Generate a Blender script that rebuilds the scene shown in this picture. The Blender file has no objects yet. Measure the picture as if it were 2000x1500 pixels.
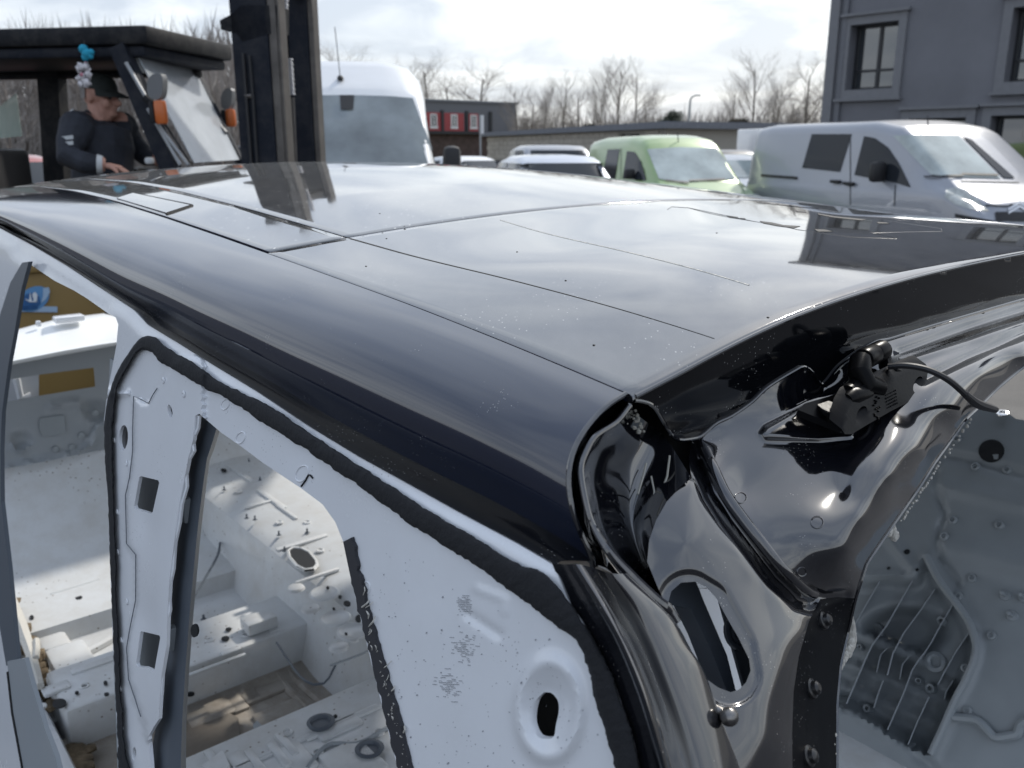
import bpy, bmesh, math, random
from mathutils import Vector, Matrix
from mathutils.bvhtree import BVHTree
scene = bpy.context.scene
COL = scene.collection
rad = math.radians

# ------------------------------------------------------------------ camera
FPX = 1700.0                      # focal length in pixels of the 2000 px wide photograph
PITCH = math.atan((750 - 290) / FPX)
CAM = Vector((0, 0, 1.6))
cam_data = bpy.data.cameras.new('camera')
cam_data.sensor_width = 36
cam_data.lens = 36 * FPX / 2000
cam_data.clip_start = 0.02
cam_data.clip_end = 3000
cam_data.dof.use_dof = True
cam_data.dof.focus_distance = 0.85
cam_data.dof.aperture_fstop = 10.5
cam = bpy.data.objects.new('camera', cam_data)
COL.objects.link(cam)
cam.location = CAM
cam.rotation_euler = (math.pi / 2 - PITCH, 0, 0)
scene.camera = cam

# ------------------------------------------------------------------ sky and sun
SUN_EL, SUN_AZ = rad(42), rad(38)      # azimuth clockwise from +Y (to the right of the view)
SUN_DIR = Vector((math.sin(SUN_AZ) * math.cos(SUN_EL), math.cos(SUN_AZ) * math.cos(SUN_EL), math.sin(SUN_EL)))
world = bpy.data.worlds.new('World')
scene.world = world
world.use_nodes = True
nt = world.node_tree
for n in list(nt.nodes): nt.nodes.remove(n)
def wn(t, **kw):
    n = nt.nodes.new(t)
    for k, v in kw.items(): setattr(n, k, v)
    return n
wo = wn('ShaderNodeOutputWorld'); bg = wn('ShaderNodeBackground'); bg.inputs['Strength'].default_value = 0.1
sky = wn('ShaderNodeTexSky', sky_type='NISHITA'); sky.sun_disc = False
sky.sun_elevation = SUN_EL; sky.sun_rotation = SUN_AZ; sky.dust_density = 2.0; sky.air_density = 1.0
tc = wn('ShaderNodeTexCoord')
sep = wn('ShaderNodeSeparateXYZ'); nt.links.new(tc.outputs['Generated'], sep.inputs[0])
addz = wn('ShaderNodeMath', operation='MAXIMUM'); nt.links.new(sep.outputs['Z'], addz.inputs[0]); addz.inputs[1].default_value = 0.0
addz2 = wn('ShaderNodeMath', operation='ADD'); nt.links.new(addz.outputs[0], addz2.inputs[0]); addz2.inputs[1].default_value = 0.16
dv = wn('ShaderNodeVectorMath', operation='DIVIDE')
cmb = wn('ShaderNodeCombineXYZ')
for i in range(3): nt.links.new(addz2.outputs[0], cmb.inputs[i])
nt.links.new(tc.outputs['Generated'], dv.inputs[0]); nt.links.new(cmb.outputs[0], dv.inputs[1])
n1 = wn('ShaderNodeTexNoise'); n1.inputs['Scale'].default_value = 1.5; n1.inputs['Detail'].default_value = 7; n1.inputs['Roughness'].default_value = 0.55; n1.inputs['Distortion'].default_value = 0.6
nt.links.new(dv.outputs[0], n1.inputs['Vector'])
cr = wn('ShaderNodeValToRGB')
cr.color_ramp.elements[0].position = 0.40; cr.color_ramp.elements[0].color = (0.0, 0.0, 0.0, 1)
cr.color_ramp.elements[1].position = 0.60; cr.color_ramp.elements[1].color = (1, 1, 1, 1)
nt.links.new(n1.outputs['Fac'], cr.inputs[0])
# brightness of the cloud veil: brighter round the veiled sun
sd = wn('ShaderNodeVectorMath', operation='DOT_PRODUCT'); nt.links.new(tc.outputs['Generated'], sd.inputs[0]); sd.inputs[1].default_value = SUN_DIR
mr = wn('ShaderNodeMapRange'); mr.inputs['From Min'].default_value = -0.6; mr.inputs['From Max'].default_value = 1.0; mr.inputs['To Min'].default_value = 0.0; mr.inputs['To Max'].default_value = 1.0
nt.links.new(sd.outputs['Value'], mr.inputs['Value'])
pw = wn('ShaderNodeMath', operation='POWER'); nt.links.new(mr.outputs[0], pw.inputs[0]); pw.inputs[1].default_value = 3.0
veil = wn('ShaderNodeMix', data_type='RGBA'); nt.links.new(pw.outputs[0], veil.inputs[0])
veil.inputs[6].default_value = (5.15, 5.45, 5.95, 1); veil.inputs[7].default_value = (6.4, 6.5, 6.5, 1)
dark = wn('ShaderNodeMix', data_type='RGBA', blend_type='MULTIPLY'); dark.inputs[0].default_value = 1
ramp2 = wn('ShaderNodeMix', data_type='RGBA'); nt.links.new(cr.outputs[0], ramp2.inputs[0])
ramp2.inputs[6].default_value = (0.74, 0.775, 0.83, 1); ramp2.inputs[7].default_value = (1.12, 1.12, 1.1, 1)
nt.links.new(veil.outputs[2], dark.inputs[6]); nt.links.new(ramp2.outputs[2], dark.inputs[7])
zr = wn('ShaderNodeMapRange', interpolation_type='SMOOTHSTEP'); zr.inputs['From Min'].default_value = 0.15; zr.inputs['From Max'].default_value = 0.75; nt.links.new(sep.outputs['Z'], zr.inputs['Value'])
zen = wn('ShaderNodeMix', data_type='RGBA'); nt.links.new(zr.outputs[0], zen.inputs[0]); zen.inputs[6].default_value = (1, 1, 1, 1); zen.inputs[7].default_value = (0.80, 0.87, 0.99, 1)
zmul = wn('ShaderNodeMix', data_type='RGBA', blend_type='MULTIPLY'); zmul.inputs[0].default_value = 1
nt.links.new(dark.outputs[2], zmul.inputs[6]); nt.links.new(zen.outputs[2], zmul.inputs[7])
mixs = wn('ShaderNodeMix', data_type='RGBA'); mixs.inputs[0].default_value = 0.84
nt.links.new(sky.outputs[0], mixs.inputs[6]); nt.links.new(zmul.outputs[2], mixs.inputs[7])
nt.links.new(mixs.outputs[2], bg.inputs[0]); nt.links.new(bg.outputs[0], wo.inputs[0])

sun_data = bpy.data.lights.new('sun', 'SUN'); sun_data.energy = 2.2; sun_data.angle = rad(3.0); sun_data.color = (1.0, 0.95, 0.87)
sun = bpy.data.objects.new('sun', sun_data); COL.objects.link(sun)
sun.rotation_euler = (-SUN_DIR).to_track_quat('-Z', 'Y').to_euler()
scene.view_settings.view_transform = 'Standard'
scene.view_settings.look = 'None'
scene.view_settings.exposure = 0.8
scene.view_settings.gamma = 1.0
scene.view_settings.use_curve_mapping = False

# ------------------------------------------------------------------ helpers: points
RT = Vector((1, 0, 0)); FW = Vector((0, math.cos(PITCH), -math.sin(PITCH))); UP = Vector((0, math.sin(PITCH), math.cos(PITCH)))
def ray(px, py): return FW + RT * ((px - 1000) / FPX) + UP * ((750 - py) / FPX)
def Pc(px, py, c): return CAM + ray(px, py) * c                       # point at camera depth c
def Pp(px, py, o, n):                                                 # point on the plane through o with normal n
    r = ray(px, py); return CAM + r * ((o - CAM).dot(n) / r.dot(n))
def Pz(px, py, z):
    r = ray(px, py); return CAM + r * ((z - CAM.z) / r.z)
# frame of the stripped car body: u forward, v to its right, w up; origin at the rear left corner of the roof
AZ = rad(39.5)
CF = Vector((-math.sin(AZ), math.cos(AZ), 0)); CR = Vector((math.cos(AZ), math.sin(AZ), 0)); CZ = Vector((0, 0, 1))
CA = Pc(1230, 770, 0.62)
def car(u, v, w): return CA + CF * u + CR * v + CZ * w
def tocar(p): d = p - CA; return (d.dot(CF), d.dot(CR), d.z)
def Pn(px, py, n, c):                                                 # point on the car plane n.(u,v,w) = c
    N = CF * n[0] + CR * n[1] + CZ * n[2]; r = ray(px, py)
    return CAM + r * ((c - N.dot(CAM - CA)) / N.dot(r))
def PT(px, py, c=0.0): return Pn(px, py, (1, 0, -.6), c)             # slanted tail plane
def PS(px, py, c=0.0): return Pn(px, py, (.05, 1, -.2), -.085 + c)    # left body side plane
def PW(px, py, w): return Pn(px, py, (0, 0, 1), w)                    # level plane

# ------------------------------------------------------------------ helpers: meshes
class MB:
    def __init__(s): s.v = []; s.f = []; s.m = []; s.cur = 0
    def add(s, vs, fs):
        o = len(s.v); s.v += [Vector(p) for p in vs]; s.f += [tuple(i + o for i in f) for f in fs]; s.m += [s.cur] * len(fs); return s
    def mat(s, i): s.cur = i; return s
    def box(s, c, d, rz=0, R=None):
        M = R if R is not None else Matrix.Rotation(rz, 3, 'Z')
        vs = [Vector(c) + M @ Vector((x * d[0] / 2, y * d[1] / 2, z * d[2] / 2)) for x in (-1, 1) for y in (-1, 1) for z in (-1, 1)]
        return s.add(vs, [(0, 1, 3, 2), (4, 6, 7, 5), (0, 4, 5, 1), (2, 3, 7, 6), (0, 2, 6, 4), (1, 5, 7, 3)])
    def bbox(s, c, d, b, rz=0, R=None):                               # box with chamfered edges
        M = R if R is not None else Matrix.Rotation(rz, 3, 'Z'); vs = []; 
        h = [d[0] / 2, d[1] / 2, d[2] / 2]; b = min(b, min(h) * .9)
        bm = bmesh.new(); bmesh.ops.create_cube(bm, size=1)
        for v in bm.verts: v.co = Vector((v.co.x * d[0], v.co.y * d[1], v.co.z * d[2]))
        bmesh.ops.bevel(bm, geom=list(bm.edges), offset=b, segments=2, affect='EDGES', profile=.5)
        bm.verts.index_update()
        s.add([Vector(c) + M @ v.co for v in bm.verts], [tuple(v.index for v in f.verts) for f in bm.faces]); bm.free(); return s
    def quad(s, a, b, c, d): return s.add([a, b, c, d], [(0, 1, 2, 3)])
    def tube(s, path, r, n=8, cap=True):
        path = [Vector(p) for p in path]; k = len(path); rr = r if isinstance(r, (list, tuple)) else [r] * k
        vs = []; ref = None
        for i, p in enumerate(path):
            t = (path[min(i + 1, k - 1)] - path[max(i - 1, 0)]); t = t.normalized() if t.length > 1e-9 else Vector((0, 0, 1))
            if ref is None: ref = t.orthogonal().normalized()
            a = (ref - t * ref.dot(t)); a = a.normalized() if a.length > 1e-6 else t.orthogonal().normalized()
            ref = a; b = t.cross(a)
            for j in range(n):
                q = 2 * math.pi * j / n; vs.append(p + (a * math.cos(q) + b * math.sin(q)) * rr[i])
        fs = [(i * n + j, i * n + (j + 1) % n, (i + 1) * n + (j + 1) % n, (i + 1) * n + j) for i in range(k - 1) for j in range(n)]
        if cap: fs += [tuple(range(n))[::-1], tuple((k - 1) * n + j for j in range(n))]
        return s.add(vs, fs)
    def lathe(s, prof, o, ax, n=16):                                  # prof: (radius, height along ax)
        ax = Vector(ax).normalized(); a = ax.orthogonal().normalized(); b = ax.cross(a); o = Vector(o); vs = []
        for r, h in prof:
            for j in range(n):
                q = 2 * math.pi * j / n; vs.append(o + ax * h + (a * math.cos(q) + b * math.sin(q)) * r)
        k = len(prof)
        fs = [(i * n + j, i * n + (j + 1) % n, (i + 1) * n + (j + 1) % n, (i + 1) * n + j) for i in range(k - 1) for j in range(n)]
        fs += [tuple(range(n))[::-1], tuple((k - 1) * n + j for j in range(n))]
        return s.add(vs, fs)
    def ball(s, c, r, n=12, sc=(1, 1, 1)):
        vs = []; fs = []; m = n // 2
        for i in range(m + 1):
            a = math.pi * i / m
            for j in range(n):
                q = 2 * math.pi * j / n
                vs.append(Vector(c) + Vector((r * sc[0] * math.sin(a) * math.cos(q), r * sc[1] * math.sin(a) * math.sin(q), r * sc[2] * math.cos(a))))
        for i in range(m):
            for j in range(n): fs.append((i * n + j, (i + 1) * n + j, (i + 1) * n + (j + 1) % n, i * n + (j + 1) % n))
        return s.add(vs, fs)
    def grid(s, rows):
        k = len(rows[0]); vs = [p for r in rows for p in r]
        return s.add(vs, [(i * k + j, i * k + j + 1, (i + 1) * k + j + 1, (i + 1) * k + j) for i in range(len(rows) - 1) for j in range(k - 1)])
    def slab(s, outer, thick, holes=(), side=True):                   # polygon with holes, thickened along vector
        bm = bmesh.new(); loops = [list(outer)] + [list(h) for h in holes]; edges = []; rings = []
        for lp in loops:
            vv = [bm.verts.new(p) for p in lp]; rings.append(vv)
            for i in range(len(vv)): edges.append(bm.edges.new((vv[i], vv[(i + 1) % len(vv)])))
        nrm = Vector((0, 0, 0)); o = loops[0]
        for i in range(len(o)): nrm += Vector(o[i]).cross(Vector(o[(i + 1) % len(o)]))
        bmesh.ops.triangle_fill(bm, use_beauty=True, use_dissolve=False, edges=edges, normal=nrm)
        bm.verts.index_update(); n = len(bm.verts)
        vs = [v.co.copy() for v in bm.verts]; fs = [tuple(v.index for v in f.verts) for f in bm.faces]
        t = Vector(thick); vs += [p + t for p in vs[:n]]; fs += [tuple(i + n for i in f)[::-1] for f in fs]
        if side:
            for rv in rings:
                ids = [v.index for v in rv]
                for i in range(len(ids)): a, b = ids[i], ids[(i + 1) % len(ids)]; fs.append((a, b, b + n, a + n))
        bm.free(); return s.add(vs, fs)
    def build(s, name, mat, parent=None, origin=None, smooth=True, angle=35, loc=None):
        me = bpy.data.meshes.new(name); o = Vector(origin) if origin is not None else Vector((0, 0, 0))
        me.from_pydata([tuple(p - o) for p in s.v], [], s.f)
        for m in (mat if isinstance(mat, (list, tuple)) else [mat]): me.materials.append(m)
        if max(s.m, default=0) > 0: me.polygons.foreach_set('material_index', s.m)
        me.validate(); 
        bm = bmesh.new(); bm.from_mesh(me); bmesh.ops.recalc_face_normals(bm, faces=bm.faces); bm.to_mesh(me); bm.free()
        if smooth:
            me.polygons.foreach_set('use_smooth', [True] * len(me.polygons)); me.set_sharp_from_angle(angle=rad(angle))
        ob = bpy.data.objects.new(name, me); COL.objects.link(ob)
        if parent: ob.parent = parent
        if loc is not None: ob.location = loc
        return ob
def tag(o, label=None, cat=None, group=None, kind=None):
    if label: o['label'] = label
    if cat: o['category'] = cat
    if group: o['group'] = group
    if kind: o['kind'] = kind
    return o
def thing(name, label, cat, loc=(0, 0, 0), rz=0, group=None):
    o = bpy.data.objects.new(name, None); COL.objects.link(o); o.empty_display_size = .2
    o.location = loc; o.rotation_euler = (0, 0, rz); return tag(o, label, cat, group)
def copy_tree(o, parent=None):
    c = o.copy(); COL.objects.link(c); c.parent = parent
    for ch in list(o.children): copy_tree(ch, c)
    return c
def cat(pts, n):                                                      # resample a polyline smoothly (Catmull-Rom, by arc length)
    pts = [Vector(p) for p in pts]
    if len(pts) == 2: return [pts[0].lerp(pts[1], i / (n - 1)) for i in range(n)]
    dense = []
    P = [pts[0] * 2 - pts[1]] + pts + [pts[-1] * 2 - pts[-2]]
    for i in range(1, len(P) - 2):
        for k in range(12):
            t = k / 12; a, b, c, d = P[i - 1], P[i], P[i + 1], P[i + 2]
            dense.append(.5 * ((2 * b) + (c - a) * t + (2 * a - 5 * b + 4 * c - d) * t * t + (3 * b - a - 3 * c + d) * t ** 3))
    dense.append(pts[-1]); return lin(dense, n)
def lin(pts, n):
    pts = [Vector(p) for p in pts]; L = [0]
    for i in range(1, len(pts)): L.append(L[-1] + (pts[i] - pts[i - 1]).length)
    out = []; j = 0
    for i in range(n):
        d = L[-1] * i / (n - 1)
        while j < len(L) - 2 and L[j + 1] < d: j += 1
        s = (d - L[j]) / max(L[j + 1] - L[j], 1e-12); out.append(pts[j].lerp(pts[j + 1], min(1, s)))
    return out
def loft(curves, n=40, m=6):                                          # rows of a smooth surface through the curves
    rows = [cat(c, n) for c in curves]; cols = []
    tot = (len(rows) - 1) * m + 1
    for j in range(n):
        pts = [r[j] for r in rows]
        if len(pts) == 2: cols.append([pts[0].lerp(pts[1], i / (tot - 1)) for i in range(tot)]); continue
        P = [pts[0] * 2 - pts[1]] + pts + [pts[-1] * 2 - pts[-2]]; cc = []
        for i in range(1, len(P) - 2):
            for k in range(m):
                t = k / m; a, b, c, d = P[i - 1], P[i], P[i + 1], P[i + 2]
                cc.append(.5 * ((2 * b) + (c - a) * t + (2 * a - 5 * b + 4 * c - d) * t * t + (3 * b - a - 3 * c + d) * t ** 3))
        cc.append(pts[-1]); cols.append(cc)
    return [[cols[j][i] for j in range(n)] for i in range(tot)]
def ellipse(c, a, b, n=20, ex=2.0):
    out = []
    for i in range(n):
        q = 2 * math.pi * i / n; x, y = math.cos(q), math.sin(q)
        out.append(Vector(c) + Vector(a) * (abs(x) ** (2 / ex) * (1 if x >= 0 else -1)) + Vector(b) * (abs(y) ** (2 / ex) * (1 if y >= 0 else -1)))
    return out

# ------------------------------------------------------------------ helpers: materials
def mat(name, col, rough=.5, metal=0, coat=0, spec=.5, var=0.0, vscale=8.0, dust=0.0, dscale=60, dcol=(.30, .28, .25), bump=0.0, bscale=40, speck=0.0, sscale=250, scol=(.02, .02, .02), trans=0.0, ior=1.5, emit=None, coord='Object', stretch=None, sheen=0.0, coation=1.5, coatr=.03):
    m = bpy.data.materials.new(name); m.use_nodes = True; t = m.node_tree; b = t.nodes['Principled BSDF']
    b.inputs['Base Color'].default_value = (*col, 1); b.inputs['Roughness'].default_value = rough; b.inputs['Metallic'].default_value = metal
    b.inputs['Coat Weight'].default_value = coat; b.inputs['Coat Roughness'].default_value = coatr; b.inputs['Coat IOR'].default_value = coation; b.inputs['Sheen Weight'].default_value = sheen; b.inputs['Sheen Roughness'].default_value = .35; b.inputs['Sheen Tint'].default_value = (.74, .72, .69, 1); b.inputs['Specular IOR Level'].default_value = spec
    b.inputs['Transmission Weight'].default_value = trans; b.inputs['IOR'].default_value = ior
    N = lambda ty: t.nodes.new(ty); L = t.links.new
    co = N('ShaderNodeTexCoord').outputs[coord]
    if stretch:
        mp = N('ShaderNodeMapping'); mp.inputs['Scale'].default_value = stretch; L(co, mp.inputs[0]); co = mp.outputs[0]
    cur = None
    def noise(scale, det=4, rg=.6):
        n = N('ShaderNodeTexNoise'); n.inputs['Scale'].default_value = scale; n.inputs['Detail'].default_value = det; n.inputs['Roughness'].default_value = rg; L(co, n.inputs['Vector']); return n.outputs['Fac']
    def ramp(src, a, b_):
        r = N('ShaderNodeMapRange'); r.inputs['From Min'].default_value = a; r.inputs['From Max'].default_value = b_; L(src, r.inputs['Value']); return r.outputs[0]
    def mix(fac, A, B):
        x = N('ShaderNodeMix'); x.data_type = 'RGBA'; L(fac, x.inputs[0])
        for s, val in ((6, A), (7, B)):
            if isinstance(val, tuple): x.inputs[s].default_value = (*val, 1)
            else: L(val, x.inputs[s])
        return x.outputs[2]
    cur = col
    if var:
        cur = mix(ramp(noise(vscale), .3, .7), tuple(c * (1 - var) for c in col), tuple(min(1, c * (1 + var)) for c in col))
    if dust:
        mul = N('ShaderNodeMath'); mul.operation = 'MULTIPLY'; L(ramp(noise(dscale, 8, .75), .42, .8), mul.inputs[0]); mul.inputs[1].default_value = dust
        cur = mix(mul.outputs[0], cur, dcol)
        rr = N('ShaderNodeMapRange'); rr.inputs['To Min'].default_value = rough; rr.inputs['To Max'].default_value = min(1, rough + .5); L(mul.outputs[0], rr.inputs['Value']); L(rr.outputs[0], b.inputs['Roughness'])
    if speck:
        vo = N('ShaderNodeTexVoronoi'); vo.inputs['Scale'].default_value = sscale; L(co, vo.inputs['Vector'])
        r1 = ramp(vo.outputs['Distance'], .16, .10); r2 = ramp(noise(sscale * .06, 3), .62 - speck * .2, .66 - speck * .2)
        mm = N('ShaderNodeMath'); mm.operation = 'MULTIPLY'; L(r1, mm.inputs[0]); L(r2, mm.inputs[1]); cur = mix(mm.outputs[0], cur, scol)
    if not isinstance(cur, tuple): L(cur, b.inputs['Base Color'])
    if bump:
        bp = N('ShaderNodeBump'); bp.inputs['Strength'].default_value = bump; bp.inputs['Distance'].default_value = .01; L(noise(bscale, 5), bp.inputs['Height']); L(bp.outputs[0], b.inputs['Normal'])
    if emit: b.inputs['Emission Color'].default_value = (*emit, 1); b.inputs['Emission Strength'].default_value = 1
    return m
# ------------------------------------------------------------------ materials of the yard
M_asphalt = mat('asphalt', (.105, .10, .094), .9, var=.25, vscale=1.2, bump=.5, bscale=60, dust=.4, dscale=5, dcol=(.16, .15, .135))
M_grass = mat('dry_grass', (.12, .11, .06), .95, var=.3, vscale=1)
M_brick = mat('sand_lime_brick', (.42, .385, .33), .9, var=.2, vscale=3)
M_mortar = mat('mortar', (.33, .31, .27), .95)
M_felt = mat('roofing_felt', (.17, .18, .20), .8, var=.15)
M_clad = mat('grey_cladding', (.13, .135, .15), .6, var=.08)
M_red = mat('red_cladding', (.33, .05, .055), .5, var=.08)
M_whiteframe = mat('white_frame', (.75, .75, .75), .5)
M_winglass = mat('window_glass', (.02, .025, .03), .03, spec=.8, ior=1.9)
M_render = mat('grey_render', (.165, .168, .185), .85, var=.12, vscale=.6, bump=.15, bscale=90)
M_trim = mat('render_trim', (.185, .188, .20), .8, var=.06, bump=.1, bscale=90)
M_darkframe = mat('dark_window_frame', (.02, .022, .026), .4)
M_bark = mat('bark', (.15, .13, .115), .95, var=.3, vscale=3)
M_twig_hazed = mat('twigs', (.27, .245, .225), .95, var=.25, vscale=2)  # lightened: distance haze is put into the twig colour
M_needle = mat('needles', (.022, .034, .022), .9, var=.5, vscale=1.5)
M_bush = mat('bush_twigs', (.045, .04, .028), .95, var=.4, vscale=2)
M_steelgrey = mat('galvanised', (.35, .36, .37), .5, metal=.3)
M_darkwall = mat('dark_shed', (.05, .047, .045), .9, var=.3, vscale=2)
M_brownwall = mat('brown_block_wall', (.085, .06, .052), .9, var=.3, vscale=2)

# ------------------------------------------------------------------ ground
g = MB(); g.quad((-700, -300, 0), (700, -300, 0), (700, 1500, 0), (-700, 1500, 0))
tag(g.build('ground', M_asphalt), kind='structure')
M_added_ground = mat('added_dark_ground', (.026, .028, .034), .85, var=.25, vscale=1.5, bump=.4, bscale=70)
g = MB(); g.quad((-90, -70, .004), (2.0, -70, .004), (2.0, 45, .004), (-90, 45, .004)); g.quad((2.0, -70, .004), (40, -70, .004), (40, 4.3, .004), (2.0, 4.3, .004))  # dark ground added out of view to darken reflections in the black paint
tag(g.build('unseen_dark_ground', M_added_ground), kind='structure')
g = MB(); g.quad((-700, 62, .004), (700, 62, .004), (700, 1500, .004), (-700, 1500, .004))
tag(g.build('field', M_grass), kind='structure')

# ------------------------------------------------------------------ grey building on the right
GP = Pc(1606, 240, 23.0); GP.z = 0
gd = Vector((.66, -.75, 0)).normalized(); gn = Vector((gd.y, -gd.x, 0))     # wall direction; gn points out towards the yard
if gn.dot(CAM - GP) < 0: gn = -gn
bt = thing('grey_building', 'two storey grey rendered building behind the silver van', 'building', GP)
def gw(px, py, off=0.0): return Pp(px, py, GP + gn * off, gn)
def gl(p): q = p - GP; return q.dot(gd), q.z
def gp(s, z, off=0.0): return GP + gd * s + gn * off + Vector((0, 0, z))
wins = []      # (s0, s1, z0, z1) openings traced from the photograph
def rect(pxa, pxb):
    a, b = gl(gw(*pxa)), gl(gw(*pxb)); return (a[0], b[0], b[1], a[1])
w1 = rect((1664, 50), (1744, 172)); w2 = rect((1968, -30), (2080, 96)); w3 = rect((1778, 232), (1876, 330)); w4 = rect((1938, 228), (2060, 345))
w2 = (w2[0] + .22, w2[0] + .22 + (w1[1] - w1[0]), w1[2], w1[3]); w3 = (w3[0], w3[1], .9, w3[3]); w4 = (w4[0], w4[0] + 1.9, .25, w3[3] + .02)
Lw, Hw = 16.0, 8.2
outer = [gp(0, 0), gp(Lw, 0), gp(Lw, Hw), gp(0, Hw)]
holes = [[gp(a, z0), gp(b, z0), gp(b, z1), gp(a, z1)] for a, b, z0, z1 in (w1, w2, w3, w4)]
m = MB(); m.slab(outer, -gn * .45, holes); m.build('front_wall', M_render, bt, GP, smooth=False)
m = MB(); B0 = GP - gn * .46
for s0, s1, d0, d1 in ((0, .3, 0, 9), (Lw - .3, Lw, 0, 9)):
    p = B0 + gd * ((s0 + s1) / 2) - gn * 4.5 + Vector((0, 0, Hw / 2)); m.box(p, (.3, 9, Hw), R=Matrix((gd, gn, Vector((0, 0, 1)))).transposed())
m.box(B0 + gd * Lw / 2 - gn * 9.2 + Vector((0, 0, Hw / 2)), (Lw, .3, Hw), R=Matrix((gd, gn, Vector((0, 0, 1)))).transposed())
m.build('side_wall', M_render, bt, GP, smooth=False)
GM = Matrix((gd, gn, Vector((0, 0, 1)))).transposed()
m = MB(); m.box(GP + gd * Lw / 2 - gn * 4.6 + Vector((0, 0, Hw + .1)), (Lw + .3, 10, .2), R=GM); m.build('roof', M_felt, bt, GP, smooth=False)
m = MB(); m.box(GP + gd * Lw / 2 - gn * 4.6 + Vector((0, 0, 3.2)), (Lw - .8, 8.2, .2), R=GM); m.build('storey_floor', M_darkwall, bt, GP, smooth=False)
m = MB(); m.box(GP + gd * .42 + gn * .02 + Vector((0, 0, Hw / 2)), (.12, .12, Hw), R=GM); m.build('drain_pipe', M_clad, bt, GP)
m = MB(); m.box(GP + gd * .12 + gn * .04 + Vector((0, 0, Hw / 2)), (.26, .085, Hw - .01), R=GM); m.build('corner_trim', M_trim, bt, GP, smooth=False)
for i, (a, b, z0, z1) in enumerate((w1, w2, w3, w4)):
    tw = .20; m = MB()
    for s0, s1, q0, q1 in ((a - tw, a, z0 - tw, z1 + tw), (b, b + tw, z0 - tw, z1 + tw), (a, b, z1, z1 + tw), (a, b, z0 - tw, z0)):
        m.box(GP + gd * (s0 + s1) / 2 + gn * .03 + Vector((0, 0, (q0 + q1) / 2)), (s1 - s0 - .002, .08, q1 - q0), R=GM)
    m.box(GP + gd * (a + b) / 2 + gn * .06 + Vector((0, 0, z1 + tw + .04)), (b - a + 2 * tw + .12, .16, .07), R=GM)
    if i < 2: m.box(GP + gd * (a + b) / 2 + gn * .06 + Vector((0, 0, z0 - tw - .04)), (b - a + 2 * tw + .12, .16, .07), R=GM)
    wo_ = m.build('window_surround', M_trim, bt, GP, smooth=False)
    m = MB(); fw = .07; mid = a + (b - a) * .52; tr = z0 + (z1 - z0) * .3
    bars = [(a, a + fw, z0, z1), (b - fw, b, z0, z1), (a + fw, b - fw, z1 - fw, z1), (a + fw, b - fw, z0, z0 + fw), (mid - .04, mid + .04, z0 + fw, z1 - fw)]
    for s0, s1, q0, q1 in bars: m.box(GP + gd * (s0 + s1) / 2 - gn * .33 + Vector((0, 0, (q0 + q1) / 2)), (s1 - s0, .08, q1 - q0), R=GM)
    for s0, s1 in ((a + fw, mid - .04), (mid + .04, b - fw)): m.box(GP + gd * (s0 + s1) / 2 - gn * .33 + Vector((0, 0, tr)), (s1 - s0, .075, .06), R=GM)
    fo = m.build('window_frame', M_darkframe, wo_, GP, smooth=False)
    for s0, s1 in ((a + fw, mid - .04), (mid + .04, b - fw)):
        for q0, q1 in ((z0 + fw, tr - .03), (tr + .03, z1 - fw)):
            m = MB(); m.box(GP + gd * (s0 + s1) / 2 - gn * .34 + Vector((0, 0, (q0 + q1) / 2)), (s1 - s0, .012, q1 - q0), R=GM); m.build('pane', M_winglass, wo_, GP, smooth=False)

print('WIN', [tuple(round(q,2) for q in w) for w in (w1,w2,w3,w4)])
# ------------------------------------------------------------------ low brick building and its annex
b0 = Pz(962, 262, 2.95); b1 = Pz(1304, 243, 2.95); b0.z = b1.z = 0
# keep the wall at a plausible distance: same line of sight, 40..58 m
def along(px, py, D): p = Pc(px, py, D); p.z = 0; return p
b0 = along(952, 262, 62); b1 = along(1302, 243, 44)
zt0 = Pc(962, 263, 62).z; zt1 = Pc(1302, 246, 44).z; zt = (zt0 + zt1) / 2
bd = (b1 - b0); bl = bd.length; bd.normalize(); bn = Vector((bd.y, -bd.x, 0)); bn = bn if bn.dot(CAM - b0) > 0 else -bn
BM = Matrix((bd, bn, Vector((0, 0, 1)))).transposed()
bb = thing('brick_garage_block', 'long low beige brick building with flat felt roof', 'building', b0)
wx = bl * .80; ww = 1.25
m = MB(); pz = lambda s, z: b0 + bd * s + Vector((0, 0, z))
H0, H1 = zt0 - .12, zt1 - .12
m.slab([pz(0, 0), pz(bl, 0), pz(bl, H1), pz(0, H0)], -bn * .3, [[pz(wx, H1 - 1.05), pz(wx + ww * 1.5, H1 - 1.05), pz(wx + ww * 1.5, H1 - .22), pz(wx, H1 - .22)]])
m.box(b0 + bd * bl - bn * 4 - bd * .15 + Vector((0, 0, H1 / 2)), (.3, 7.4, H1), R=BM); m.box(b0 - bn * 4 + bd * .15 + Vector((0, 0, H0 / 2)), (.3, 7.4, H0), R=BM)
m.build('wall', M_mortar, bb, b0, smooth=False)
m = MB(); m.box(pz(wx + ww * .75, H1 - .63) - bn * .2, (ww * 1.5, .03, .83), R=BM); m.build('window', M_winglass, bb, b0, smooth=False)
m = MB(); q = [pz(-.6, H0), pz(bl + .4, H1), pz(bl + .4, H1 + .34), pz(-.6, H0 + .26)]; m.slab([p + bn * .35 for p in q], -bn * 9); m.build('roof', M_felt, bb, b0, smooth=False)
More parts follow.
